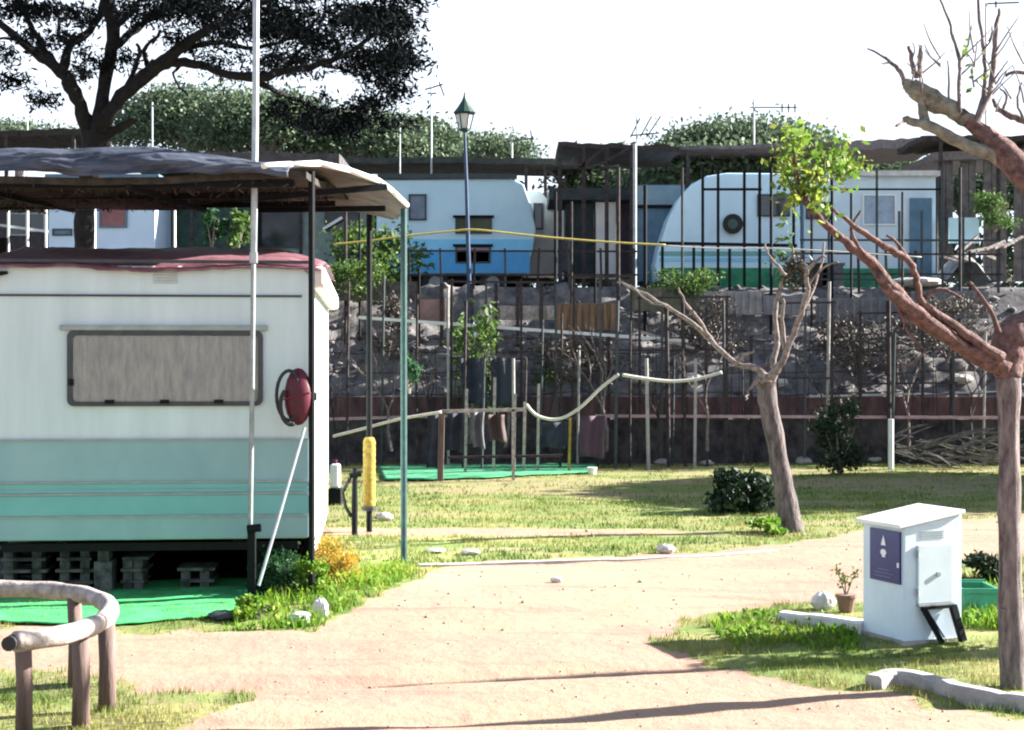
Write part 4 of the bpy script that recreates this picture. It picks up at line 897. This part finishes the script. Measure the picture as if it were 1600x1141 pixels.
# ropes
def rope(pts,Y,r,name,label,m,cat='rope',sub=8,dY=0):
    q=[(*P(x,y,Y+dY*i/max(1,len(pts)-1)),0) for i,(x,y) in enumerate(pts)]; sp=smoothpath(q,sub)
    MB().tube([Vector(a[:3]) for a in sp],r,6).build(name,m,smooth=True,label=label,cat=cat)
rope([(822,632),(840,650),(872,655),(905,638),(940,605),(967,585)],24.5,.028,'rope','thick pale rope sagging then rising to the right',M_rope)
rope([(972,586),(1010,592),(1050,596),(1090,592),(1128,582)],24.5,.028,'rope','pale rope sagging gently towards the bare tree',M_rope)
rope([(520,682),(560,672),(625,655),(690,644)],22,.022,'rope','thin pale rope climbing to the drying frame from the left',M_rope)
rope([(520,382),(580,376),(640,368),(700,362),(740,359),(800,365),(870,372),(960,379),(1040,383)],27.5,.018,'tape','yellow tape stretched past the blue caravan and the lamp post',M_yrope,'tape')
rope([(1040,384),(1120,388),(1200,388),(1290,392),(1440,402)],27.5,.010,'tape','faded yellow tape passing in front of the sloping-nosed caravan',M_rope,'tape')

# things near the awning: yellow sleeve, black pump, box
ys_=thing('post_sleeve','yellow ribbed plastic sleeve wrapped round the middle awning post','post sleeve',(P(577,0,16).x,16,.28)); g=ys_.location
pr=[(.062,0)]
for k in range(11): pr += [(.062,.01+k*.062),(.0665,.03+k*.062),(.064,.055+k*.062)]
pr += [(.05,.71),(.034,.72)]
MB().lathe(g,pr,14).build('sleeve',M_yellow,ys_,smooth=True); MB().lathe(g+Vector((0,0,-.05)),[(.04,0),(.085,.01),(.085,.045),(.06,.048)],12).build('collar',M_trim,ys_)
bp=thing('water_standpipe','black water standpipe with a hose beside the yellow post','standpipe',G(554,838)); g=bp.location
MB().tube([g,g+Vector((0,0,.35)),g+Vector((.005,0,.70))],[.03,.032,.024],10).build('pipe',M_black,bp); 
MB().tube([g+Vector((-.05,0,.62)),g+Vector((.07,0,.64))],.028,8).build('tap',M_black,bp)
m=MB(); m.tube([g+Vector((-.04,-.02,.6)),g+Vector((-.12,-.03,.45)),g+Vector((-.09,-.02,.3)),g+Vector((-.03,-.01,.2))],.018,8); m.build('hose',M_dark,bp,smooth=True)
wb=thing('water_can','white jerrycan with dark base behind the caravan corner','jerrycan',G(524,790)); g=wb.location
MB().box((g.x-.06,g.y-.08,.22),(g.x+.06,g.y+.08,.52)).build('can',M_white,wb,bevel=.03); MB().box((g.x-.08,g.y-.1,0),(g.x+.08,g.y+.1,.215)).build('base',M_black,wb,bevel=.01)
MB().tube([(g.x,g.y,.52),(g.x,g.y,.57)],.025,10).build('cap',M_red,wb)
rock(600,815,.22,.10,'stone','dark clod right of the yellow post',M_conc,9); rock(735,866,.18,.06,'stone','flat dark stone right of the teal awning post',M_conc,10); rock(680,862,.2,.05,'stone','flat grey stone just right of the teal awning post',M_conc,11)
# green hanging bits tied to the teal post
shrub('hanging_vine','green tangle tied on the teal awning post',640,610,36,66,260,.07,L_emer,Y=13.5,stems=2,cat='vine')
# debris at the right under the rail
rock(1170,704,.75,.22,'stone','long pale stone slab at the foot of the wall',M_stone,12); rock(1430,712,1.1,.20,'stone','long grey slab among the dead branches',M_stone,13)
br=thing('branch_pile','tangled pile of pale dead branches under the rail at right','branch pile',G(1470,722)); m=MB()
for k in range(70):
    x=random.uniform(1385,1570); y=random.uniform(680,722); a=random.uniform(-.5,.5); l=random.uniform(25,80); m2=random.uniform(2,5)
    limb(m,[(x,y,m2),(x+l*.5,y-l*.5*math.sin(a)-random.uniform(-4,6),m2),(x+l,y-l*math.sin(a),m2*.6)],25.6+random.uniform(0,.9),n=5,sub=2)
m.build('dead_branches',mat('dead_wood',(.16,.15,.135),(.06,.056,.052),10,.9),br)
for i,(px,py,wd,hh,lab) in enumerate(((1000,722,.4,.16,'first pale stone from the left along the wall foot'),(1035,726,.3,.12,'second pale stone from the left along the wall foot'),(1078,722,.45,.18,'third pale stone from the left along the wall foot'),(1105,727,.25,.1,'fourth pale stone from the left along the wall foot'),(1215,722,.4,.2,'stone along the wall foot just right of the bare tree'),(1255,727,.3,.14,'stone along the wall foot left of the loose shrub'),(1365,724,.35,.15,'stone along the wall foot right of the loose shrub'),(1500,722,.5,.2,'long stone before the dead branches'),(1545,725,.4,.22,'stone beside the pruned trunk along the wall foot'))):
    rock(px,py,wd,hh,'stone',lab,(M_stone,M_conc)[i%2],30+i)
post('white_stump','short bright white stake beside the grey slab at right',1392,655,25.5,9,M_white,'stake')
p=G(1125,716); m=MB(); m.bar((p.x,p.y,0),P(1118,678,p.y),.07); m.bar(P(1126,690,p.y),P(1142,672,p.y),.06); m.build('forked_stake',M_white,label='small white forked stake at the foot of the wall',cat='stake')
# small figures of clutter along the wall foot: pots and sacks
for i,(px,py,wd,hh,mm,lab) in enumerate(((955,712,.35,.45,M_terr,'brown pot left of the garden poles'),(1015,722,.3,.2,M_conc,'grey pot among the garden poles'),(1060,722,.34,.22,M_stone,'pale pot among the garden poles'),(1222+40,700,.5,.35,M_purple,'mauve tub right of the bare tree'),(925,742,.16,.12,M_white,'small white pot at the corner of the green mat'))):
    g=G(px,py); MB().lathe(g,[(wd*.36,0),(wd*.45,hh*.6),(wd*.5,hh*.85),(wd*.5,hh),(wd*.42,hh)],14).build('plant_pot',mm,label=lab,cat='pot')
# dry creepers on the bank
for i,(px,py,w2,h2,n,L,lab) in enumerate(((560,470,120,60,1500,L_mid,'yellow-green hedge above the dark brown panel'),(605,560,90,90,900,L_dry,'dry brown creeper on the bank behind the awning posts'),(905,600,150,70,1000,L_dry,'dry grey creeper in the middle of the bank'),(1110,560,120,90,900,L_dry,'dry creeper behind the sagging rope'),(1060,465,110,50,1000,L_mid,'olive shrub below the nose of the caravan'),(1480,560,200,90,1300,L_dry,'dry scrub on the bank left of the pruned trunk'),(1340,580,160,80,1000,L_dry,'dry scrub on the bank under the red limb'),(1555,360,80,60,900,L_mid,'green bush on the terrace by the right edge'),(860,640,90,60,500,L_mid,'low green growth above the sagging rope'))):
    Yb=28.6 if py<520 else 27.9
    if py==360: Yb=31
    shrub('creeper' if L is L_dry else 'bush',lab,px,py,w2,h2,int(n*2.2),.07,L,Y=Yb,stems=5,cat='creeper' if L is L_dry else 'bush')

# ------------------------------------------------------------------ lamp post
YL=28.8
lp=thing('street_lamp','old-fashioned lantern lamp on a blue post before the blue caravan','street lamp',(P(733,0,YL).x,YL,hz(P(733,0,YL).x,YL)-.1))
x=P(733,0,YL).x; xt=P(726,0,YL).x; zb_=hz(x,YL)-.1; zt_=P(0,208,YL).z
MB().tube([(x,YL,zb_),(x,YL,zb_+1),(x*.4+xt*.6,YL,zt_-.9),(xt,YL,zt_)],[.055,.045,.034,.028],10).build('pole',M_bluepost,lp)
MB().lathe((x,YL,zb_),[(.13,0),(.13,.15),(.09,.3),(.08,.34)],12).build('base',M_bluepost,lp)
ln=MB(); zl=P(0,203,YL).z; ln.lathe((xt,YL,zl),[(.10,-.02),(.11,.02),(.06,.03)],6); 
for k in range(6):
    a=k*math.pi/3; ln.tube([(xt+.10*math.cos(a),YL+.10*math.sin(a),zl),(xt+.175*math.cos(a),YL+.175*math.sin(a),zl+.30)],.012,5)
ln.lathe((xt,YL,zl+.30),[(.20,0),(.215,.02),(.13,.13),(.06,.24),(.045,.27),(.02,.34),(.015,.40)],12)
ln=ln.build('lantern',M_lampgreen,lp)
MB().lathe((xt,YL,zl+.02),[(.085,0),(.155,.26),(.15,.27)],6).build('lamp_glass',mat('lamp_glass',(.7,.72,.74),(.6,.62,.64),5,.2),ln)

# aerials on the skyline
def aerial(px,yt,yb,Y,label,bars,wd=3):
    t=thing('tv_aerial',label,'aerial',(P(px,0,Y).x,Y,TZ)); MB().tube([(P(px,0,Y).x,Y,TZ),P(px,yt,Y)],wd/2/F*Y,6).build('mast',M_galv,t)
    m=MB()
    for (x0,y0,x1,y1) in bars: m.bar(P(x0,y0,Y),P(x1,y1,Y),.03)
    m.build('antenna',M_trim,t)
aerial(674,130,240,36,'thin television aerial left of the street lamp',[(664,140,692,132),(686,128,694,150),(668,146,682,146)])
aerial(1178,155,230,40,'wide television aerial above the sloping-nosed caravan',[(1172,168,1245,168),(1176,160,1180,174),(1222,162,1222,176),(1232,162,1232,176),(1242,162,1242,176)])
aerial(43,135,240,36,'thin television aerial left of the stone pine',[(38,140,48,140)])
aerial(238,160,240,36,'thin pale pole behind the stone pine',[(234,165,242,165)])
aerial(800,215,250,40,'small television aerial right of the street lamp',[(788,222,832,216),(829,204,832,222),(800,212,802,222)])
aerial(1541,5,230,34,'tall television aerial behind the pruned tree',[(1540,6,1592,4),(1556,2,1556,12)],4)
aerial(995,180,240,36,'bristly television aerial on the brown net roof',[(985,215,1000,185),(1000,215,1018,182),(1010,215,1032,182),(985,212,1030,208)])
aerial(625,40,240,34,'thin tall pole in front of the pine foliage',[(620,150,632,150)],2)

# ------------------------------------------------------------------ terrace caravans
def wall(mb,pts,Y,d): mb.prism([P(x,y,Y) for x,y in pts],(0,d,0))
def win(parent,x0,x1,y0,y1,Y,m=M_darkglass,fm=M_trim,fw=2.5):
    a=P(x0,y0,Y-.03); b2=P(x1,y1,Y-.03); f=MB(); w2=fw/F*Y
    f.box((a.x-w2,Y-.04,b2.z-w2),(a.x,Y-.002,a.z+w2)).box((b2.x,Y-.04,b2.z-w2),(b2.x+w2,Y-.002,a.z+w2)).box((a.x+.001,Y-.039,a.z),(b2.x-.001,Y-.002,a.z+w2)).box((a.x+.001,Y-.039,b2.z-w2),(b2.x-.001,Y-.002,b2.z))
    f=f.build('window',fm,parent); MB().box((a.x+.002,Y-.02,b2.z+.002),(b2.x-.002,Y-.003,a.z-.002)).build('pane',m,f); return f
def wheels(t,pxs,Y,r=.3):
    for px in pxs:
        c=P(px,0,Y); z=TZ+r; w3=MB().tube([(c.x,Y+.15,z),(c.x,Y+.35,z)],r,18).build('wheel',M_dark,t); MB().tube([(c.x,Y+.13,z),(c.x,Y+.37,z)],r*.5,12).build('rim',M_gtrim,w3)
YB=33.5
cb=thing('caravan','pale blue caravan with bright blue lower side behind the street lamp','caravan',(P(720,0,YB).x,YB,TZ))
m=MB(); wall(m,[(588,428),(588,290),(600,281),(800,279),(818,288),(828,315),(838,360),(832,395),(822,428)],YB,2.2); m.build('body',M_paleblue,cb,bevel=.03)
m=MB(); p=P(592,392,YB); q=P(830,427,YB); m.box((p.x,YB-.02,q.z),(q.x-.03,YB-.002,p.z)); m.build('lower_panel',M_blue,cb)
m=MB(); p=P(592,374,YB); q=P(834,391,YB); m.box((p.x,YB-.018,q.z),(q.x-.03,YB-.002,p.z)); m.build('middle_band',M_skyblue,cb)
m=MB(); m.box((P(590,0,YB).x,YB-.06,P(0,280,YB).z),(P(808,0,YB).x,YB+2.2,P(0,272,YB).z)); m.build('roof_cover',M_trim,cb)
win(cb,641,664,306,342,YB,mat('grey_glass',(.18,.22,.28),rough=.2)); win(cb,714,766,342,363,YB,mat('dark_green_glass',(.05,.06,.03),rough=.2)); win(cb,714,764,387,409,YB,M_purple)
m=MB(); m.box((P(708,0,YB).x,YB-.08,P(0,341,YB).z),(P(772,0,YB).x,YB-.042,P(0,337,YB).z)); m.build('window_hood',M_black,cb)
m=MB(); m.box((P(708,0,YB).x,YB-.08,P(0,386,YB).z),(P(770,0,YB).x,YB-.042,P(0,382,YB).z)); m.build('window_hood',M_black,cb)
wheels(cb,(680,770),YB); MB().box((P(598,0,YB).x,YB+.9,TZ-.1),(P(815,0,YB).x,YB+1.0,P(0,425,YB).z)).build('under_board',M_black,cb); MB().box((P(600,0,YB).x,YB+.3,TZ+.3),(P(860,0,YB).x,YB+.36,TZ+.42)).build('chassis',M_black,cb)
# white awning side behind it
wt=thing('tent_annex','white canvas tent side right of the blue caravan','tent',(P(860,0,34.5).x,34.5,TZ)); m=MB(); wall(m,[(826,428),(822,300),(845,300),(872,330),(885,400),(892,428)],34.6,1.6); m.build('canvas',M_canvas,wt); 
win(wt,836,846,320,356,34.6,M_darkglass)
# left grey-teal hut
hb=thing('hut','grey-green hut with clutter behind the awning posts','hut',(P(540,0,34).x,34,TZ)); m=MB(); wall(m,[(400,440),(400,300),(585,290),(585,440)],34,2); m.build('wall',mat('greygreen',(.20,.27,.25),(.13,.18,.17),3,.7),hb); win(hb,510,560,318,360,34); win(hb,400,470,322,385,34); m=MB(); m.bar(P(505,358,33.8),P(535,340,33.8),.06); m.build('bracket',M_white,hb)
MB().box((P(395,0,34).x,33.7,P(0,300,34).z),(P(592,0,34).x,36.1,P(0,286,34).z)).build('roof',M_trim,hb)
# open shed between caravans
sh=thing('shed','dark open shed with white doorposts between the two caravans','shed',(P(930,0,33).x,33,TZ)); m=MB(); wall(m,[(884,436),(884,318),(928,318),(928,436)],33,1.5); m.build('dark_door',mat('shed_dark',(.04,.055,.06),(.02,.03,.035)),sh)
m=MB(); wall(m,[(931,436),(931,316),(962,316),(962,436)],32.8,.1); m.build('door_panel',M_white,sh); m=MB(); wall(m,[(868,436),(868,330),(881,330),(881,436)],32.8,.1); m.build('door_panel',M_concpale,sh)
m=MB(); wall(m,[(858,312),(858,294),(1004,294),(1004,312)],32.5,2.4); m.build('roof',M_slate if False else mat('shed_roof',(.06,.08,.09),(.03,.04,.05),5,.8),sh)
m=MB(); wall(m,[(965,436),(965,312),(1000,312),(1000,436)],33.2,.1); m.build('back_panel',mat('plum_panel',(.10,.08,.11)),sh)
m=MB(); p=P(880,430,32.5)
cloth(874,892,372,428,32.4,M_clothlt,'pale towel hanging on the dark open shed',9)
# slate blue trailer
YS=31.5
ts=thing('box_trailer','small slate blue trailer behind the sloping nose of the caravan','trailer',(P(1030,0,YS).x,YS,TZ)); m=MB(); wall(m,[(998,440),(998,296),(1004,289),(1070,289),(1070,440)],YS,1.8); m.build('body',M_slate,ts)
m=MB(); wall(m,[(996,320),(996,290),(1068,290),(1068,320)],YS-.05,.045); m.build('upper_panel',mat('slate_pale',(.20,.30,.36),(.15,.24,.3),3,.5),ts); m=MB(); wall(m,[(994,325),(994,320.5),(1068,320.5),(1068,325)],YS-.08,.07); m.build('trim',M_black,ts); wheels(ts,(1020,),YS)
# white caravan with sloping nose
YC=30.5
cw=thing('caravan','long white caravan with sloping nose and green skirt behind metal frame','caravan',(P(1200,0,YC).x,YC,TZ))
m=MB(); wall(m,[(1027,440),(1024,415),(1030,385),(1045,340),(1062,308),(1080,288),(1104,275),(1135,270),(1250,271),(1252,440)],YC,2.2); m.build('body',mat('far_white_blue',(.55,.74,.84),(.48,.68,.80),1.4,.45),cw,bevel=.05)
for (y0,y1,mm) in ((393,400,M_teal2),(403,409,M_skyblue)): m=MB(); m.box((P(1030,0,YC).x,YC-.018,P(0,y1,YC).z),(P(1250,0,YC).x,YC-.002,P(0,y0,YC).z)); m.build('stripe',mm,cw)
m=MB(); m.box((P(1034,0,YC).x,YC-.06,TZ-.02),(P(1250,0,YC).x,YC-.02,P(0,419,YC).z)); m.build('skirt',M_greenskirt,cw)
win(cw,1186,1232,306,336,YC); wheels(cw,(1120,),YC)
m=MB(); m.tube([P(1145,350,YC-.16),P(1145,350,YC-.01)],.20,20); sw=m.build('spare_wheel',M_dark,cw); MB().tube([P(1145,350,YC-.18),P(1145,350,YC-.165)],.10,14).build('hub',mat('hub_green',(.08,.14,.13)),sw)
# chalet to its right
ch=thing('chalet','pale blue-white chalet with window and dark door at right','chalet',(P(1350,0,31).x,31,TZ)); m=MB(); wall(m,[(1256,446),(1256,284),(1300,272),(1462,270),(1462,446)],31,2.5); m.build('wall',mat('chalet_white',(.55,.68,.74),(.46,.58,.65),1.6,.5),ch)
win(ch,1350,1398,306,350,31,mat('curtained_pane',(.30,.38,.45),(.2,.28,.36),6,.3),M_white); MB().box((P(1421,0,31).x,30.94,TZ),(P(1455,0,31).x,30.998,P(0,310,31).z)).build('door',M_slate,ch); win(ch,1262,1296,318,340,31)
m=MB(); m.box((P(1250,0,31).x,30.85,P(0,276,31).z),(P(1466,0,31).x,33.6,P(0,268,31).z)); m.build('roof',M_concpale,ch)
m=MB(); m.box((P(1300,0,31).x,30.93,TZ),(P(1418,0,31).x,30.985,P(0,420,31).z)); m.build('skirt',M_greenskirt,ch)
# right edge structures
sd_=thing('shed','grey plank shed with pale gaps behind the pruned tree','shed',(P(1520,0,32).x,32,TZ)); m=MB()
for i in range(15):
    x=1466+i*12
    if i in (2,5,9): continue
    wall(m,[(x,440),(x,248),(x+11,248),(x+11,440)],32,.08)
m.build('plank_wall',mat('shed_planks',(.16,.14,.13),(.07,.065,.065),6,.9,.4),sd_); m=MB(); wall(m,[(1460,250),(1460,238),(1660,230),(1660,246)],31.8,2.5); m.build('roof',M_thatch,sd_)
m=MB(); wall(m,[(1484,380),(1484,340),(1530,340),(1530,380)],31.6,.1); m.build('panel',M_paleblue,sd_)
# left under the shade roof: white/blue trailer pieces
tl=thing('mobile_home','light blue and white mobile home behind the pine trunk','mobile home',(P(160,0,32).x,32,TZ)); m=MB(); wall(m,[(76,430),(76,280),(242,280),(242,430)],32,2.5); m.build('wall',mat('home_white',(.48,.62,.75),(.42,.55,.7),1.4,.5),tl)
win(tl,157,196,300,354,32,mat('reddish_pane',(.24,.12,.12),(.17,.08,.09)),M_slate); win(tl,84,110,360,366,32,M_slate)
m=MB(); wall(m,[(70,280),(70,272),(248,272),(248,280)],31.8,2.8); m.build('roof',M_slate,tl)
hm=thing('hut','dark timber hut at the far left under the shade roof','hut',(P(20,0,33).x,33,TZ)); m=MB(); wall(m,[(-120,430),(-120,280),(70,280),(70,430)],33,2); m.build('wall',mat('timber_dark',(.07,.06,.065),(.03,.03,.032),5,.9,.4),hm); win(hm,46,68,335,360,33,M_darkglass,M_gtrim); win(hm,16,40,335,366,33,M_darkglass,M_gtrim)
hg=thing('hut','dark green trellis hut between the mobile home and the awning','hut',(P(320,0,33).x,33,TZ)); m=MB(); wall(m,[(244,430),(244,290),(398,290),(398,430)],33.5,1); m.build('wall',mat('green_dark',(.04,.08,.065),(.02,.035,.03),5,.9,.4),hg)
shrub('parasol_plant','pale green climbing plant with broad top seen under the shade roof',332,392,44,76,700,.12,L_emer,Y=31.5,cat='plant')
shrub('leafy_bush','yellow-green bush seen just left of the thin mast',372,392,40,60,600,.12,L_mid,Y=31.5,cat='bush')
for i,px in enumerate((13,43,72,148,273)):
    post('white_post',ord_[i]+' thin white post from the left under the shade roof',px,300,30.6,4,M_white,'post',zbase=TZ,group='thin white posts under the shade roof')
rb2=MB(); rb2.bar(P(0,352,30.7),P(75,362,30.7),.05); rb2.build('rail',M_galv,label='thin grey rail crossing the leftmost white posts',cat='rail')
# hedge with yellow flowers in front of grey hut
shrub('hedge','yellow-green flowering hedge before the grey-green hut',590,440,150,80,2600,.12,L_weed if False else L_mid,Y=30.2,stems=8,cat='hedge')
for i,(px,yt) in enumerate(((548,300),(566,380),(540,420))): pass
def hedge(x0,x1,Y,h,n,label):
    t=thing('hedge',label,'hedge',((x0+x1)/2,Y,TZ)); x=rng.uniform(x0,x1,n); hh=h*(.75+.5*vn(x*.35,0*x,3)); z=TZ+hh*rng.uniform(0,1,n); y=Y+rng.uniform(-.5,.5,n)
    lv=leaves(np.stack([x,y,z],1),.30,np.clip(rng.uniform(0,.5,n)+.5*vn(x*1.2,z*2,4),0,1),.5); npmesh('foliage',lv[0],lv[1],L_bg,lv[2],parent=t)
    m=MB()
    for k in range(int((x1-x0)/1.5)): m.tube([(x0+k*1.5,Y,TZ-.1),(x0+k*1.5+.1,Y,TZ+h*.7)],[.06,.03],5)
    m.build('stem',M_bark,t)
hedge(-24,24,38.5,1.9,15000,'long dark hedge behind the terrace caravans')
# wire mesh in front of the bank
wf=thing('wire_fence','sagging rusty wire fence standing before the stone bank','fence',(3.2,26.95,0)); m=MB()
for z in (1.25,1.62,1.98,2.2): m.tube([(-3.3+i*.625,26.95+random.uniform(-.02,.02),z+random.uniform(-.04,.04)) for i in range(21)],.009,5)
for k in range(46): x=-3.3+random.uniform(0,12.5); m.bar((x,26.95,.9),(x+random.uniform(-.09,.09),26.95,random.uniform(1.6,2.6)),.012)
m.build('mesh',M_rust,wf)
for x in (-3.3,-.8,1.7,4.2,6.7,9.2): MB().bar((x,26.98,0),(x,26.98,2.25),.05).build('post',M_rust,wf)
# open frames of thin tube in the vine garden
def tubeframe(label,x0,x1,yt,yb,Y,rails,nu):
    t=thing('tube_frame',label,'frame',(P((x0+x1)/2,0,Y).x,Y,0),group='open tube frames before the stone bank')
    for k in range(nu): px=x0+(x1-x0)*k/(nu-1); a=P(px,yt,Y); MB().bar((a.x,Y,P(0,yb,Y).z),(a.x+random.uniform(-.03,.03),Y,a.z),.042).build('upright',M_trim if k%2 else M_rust,t)
    for ry in rails: MB().bar(P(x0-6,ry,Y-.03),P(x1+6,ry+random.uniform(-3,3),Y-.03),.034).build('rail',M_rust,t)
tubeframe('open rusty tube frame with two rails behind the green mat',705,870,436,700,26.7,(440,560),4)
tubeframe('open rusty tube frame before the orange slatted board',895,985,430,716,26.6,(434,545),3)
tubeframe('open rusty tube frame behind the rope meeting point',1000,1135,462,716,26.7,(466,548),5)
tubeframe('open rusty tube frame right of the bare tree',1215,1300,470,716,26.7,(474,590),3)
tubeframe('open rusty tube frame under the long red limb',1345,1490,486,716,26.7,(490,600),4)
tubeframe('open tube frame on the terrace edge below the blue caravan',640,990,388,452,29.0,(430,392),8)
tubeframe('open tube frame on the terrace edge below the chalet',1255,1560,392,458,29.0,(396,428),8)
# leafless vines
def vine(px,pyb,ht,Y,label,m_,spread=.5,seed=0):
    r_=random.Random(seed); m=MB(); b0=P(px,pyb,Y)
    def grow(p,d,l,r0,k):
        q=p+d*l; mid=p.lerp(q,.5)+Vector((r_.uniform(-.06,.06),r_.uniform(-.06,.06),0))*l; m.tube([p,mid,q],[r0,r0*.8,r0*.6],5)
        if k==0: return
        for _ in range(r_.choice((2,2,3))): 
            dd=(d+Vector((r_.uniform(-1,1),r_.uniform(-.7,.7),r_.uniform(-.35,.6)))*spread*1.3).normalized(); grow(q,dd,l*r_.uniform(.55,.85),r0*.6,k-1)
    grow(b0,Vector((r_.uniform(-.15,.15),0,1)),ht*.35,.035,4); return m.build('bare_vine',m_,label=label,cat='vine',group='leafless vines before the stone bank')
for i,(px,pb,h_,Y,lab) in enumerate(((525,700,1.9,26.6,'leafless vine just right of the caravan corner'),(612,705,2.0,26.5,'leafless vine behind the teal awning post'),(668,700,1.7,26.4,'leafless vine left of the young tree'),(790,700,1.8,26.3,'leafless vine behind the hung cloths'),(862,705,1.9,26.3,'leafless vine above the low part of the sagging rope'),(948,705,2.1,26.3,'leafless vine where the ropes meet'),(1030,705,1.6,26.4,'leafless vine under the gently sagging rope'),(1105,705,1.8,26.5,'leafless vine left of the bare tree'),(1290,710,1.7,26.6,'leafless vine above the loose dark shrub'),(1420,710,1.9,26.6,'leafless vine above the branch pile'),(1520,705,1.6,26.6,'leafless vine just left of the pruned trunk'))):
    vine(px,pb,h_,Y,lab,MATS['pale_branch_bark'] if i%2 else M_rust,seed=i+3)
# ------------------------------------------------------------------ pergolas on the terrace
def pergola(label,x0,x1,ytop,thpx,Y,depth,posts,m,name='pergola',slope=0,beams=(),wd=5):
    t=thing(name,label,'pergola',(P((x0+x1)/2,0,Y).x,Y,TZ)); a=P(x0,ytop,Y); b2=P(x1,ytop+slope,Y); th=thpx/F*Y
    mb=MB(); nu=30
    mb.grid(lambda u,v:(a.x+(b2.x-a.x)*u, Y+depth*v, a.z+(b2.z-a.z)*u-.0*v+.045*(float(vn(u*16,v*4,int(x0)))-.5)),nu,6,th); mb.build('roof',m,t)
    for px in posts: q=P(px,0,Y+.05); MB().bar((q.x,Y+.05,TZ-.05),(q.x,Y+.05,a.z+(b2.z-a.z)*((px-x0)/(x1-x0))-th*.5),wd/F*Y).build('post',M_rust,t)
    if beams:
        k=MB()
        for (p0,q0,p1,q1) in beams: k.bar(P(p0,q0,Y),P(p1,q1,Y),.055)
        k.build('brace',M_rust,t)
pergola('long dark net roof over the blue caravan',530,930,245,9,36.0,2.2,(626,822,852),mat('net_dark',(.07,.075,.065),(.03,.035,.03),6,.95,.5),slope=3)
pergola('rusty braced pergola frame between the two caravans',872,1062,222,8,31,2.6,(875,912,948,987),M_rust,slope=6,beams=((912,236,912,262),(905,262,946,230),(930,262,985,230),(875,262,990,262),(852,262,892,300)),wd=6)
pergola('brown net roof above the sloping-nosed caravan',1060,1305,229,5,33.2,2.4,(1075,1265,1300),mat('net_brown',(.13,.11,.11),(.06,.05,.055),6,.95,.5),slope=-6)
pergola('grey thatched roof over the chalet',1296,1475,222,14,34.0,2.6,(1310,1465),M_thatch,slope=-8,name='thatched_pergola')
pergola('dark flat roof strip behind the pruned tree limbs',1440,1640,212,8,31.5,2,(1470,1560),M_net)
pergola('thin dark roof behind the pine trunk',-60,130,205,10,34,2,(115,10),M_net,slope=-4)
pergola('brown patched roof behind the pine foliage',200,530,236,26,33,3,(300,470),mat('net_patch',(.10,.085,.09),(.035,.04,.04),4,.95,.6),slope=4)
# black metal frame in front of the white caravan
fr=thing('steel_trellis','black square metal frame standing in front of the white caravan','frame',(P(1145,0,29.6).x,29.6,TZ))
for px,yt,yb in ((1098,262,440),(1122,262,440),(1163,262,440),(1187,262,445),(1084,385,446),(1140,388,446),(1240,300,445),(1035,385,440)): MB().bar(P(px,yb+8,29.6),P(px,yt,29.6),.05).build('upright',M_black,fr)
MB().bar(P(1098,296,29.58),P(1190,296,29.58),.045).build('crossbar',M_black,fr); MB().bar(P(1030,380,29.58),P(1245,384,29.58),.06).build('crossbar',M_black,fr); MB().bar(P(1240,296,29.58),P(1470,296,29.58),.035).build('crossbar',M_black,fr)
fr2=thing('metal_fence','thin dark railing in front of the chalet','fence',(P(1370,0,29.7).x,29.7,TZ))
for px in (1295,1330,1370,1405,1440,1472,1505): MB().bar(P(px,452,29.7),P(px,262 if px in (1370,1472) else 330,29.7),.04).build('upright',M_trim,fr2)
MB().bar(P(1250,375,29.68),P(1560,376,29.68),.04).build('rail',M_trim,fr2); MB().bar(P(1250,436,29.68),P(1560,440,29.68),.04).build('rail',M_trim,fr2)
# poles before the terrace (pale)
post('pale_pole','tall pale pole rising beside the braced pergola',992,225,29.4,6,M_galv,'pole',zbase=TZ-.8)
for i,(px,yt,m_) in enumerate(((1215,380,M_trim),(1010,330,M_trim),(560,330,M_trim))):
    pass
# clutter on the right terrace: car-like tarpaulin, timber, chairs
m=MB(); a=P(1490,420,30.4)
m.grid(lambda u,v:(P(1476+u*90,0,30.2).x,30.2+v*1.3,TZ+.12+.62*math.sin(math.pi*min(u*1.2,1))*math.sin(math.pi*(.25+.6*v))+.05*(float(vn(u*9,v*9,33))-.5)),22,10,.03); m.build('tarpaulin',mat('grey_tarp',(.30,.32,.34),(.16,.17,.19),5,.6,.5),label='pale grey tarpaulin thrown over a heap at the right edge',cat='tarpaulin',smooth=True)
m=MB()
for k in range(8): m.bar(P(1470+k*14,400-k*2,30),P(1500+k*14,385+random.uniform(-20,30),30.2),.05)
m.build('timber_pile',M_woodpale,label='loose pale timber leaning on the terrace at right',cat='timber')
for i,(px,lab) in enumerate(((1300,'white plastic tub on the terrace before the chalet'),(1275,'dark crate on the terrace left of the white tub'))):
    a=P(px,0,30.2); MB().box((a.x-.2,30.1,TZ),(a.x+.2,30.4,TZ+.45)).box((a.x-.23,30.07,TZ+.451),(a.x+.23,30.43,TZ+.5)).build('tub' if i==0 else 'crate',(M_clothlt,M_rust)[i],label=lab,cat=('tub','crate')[i])
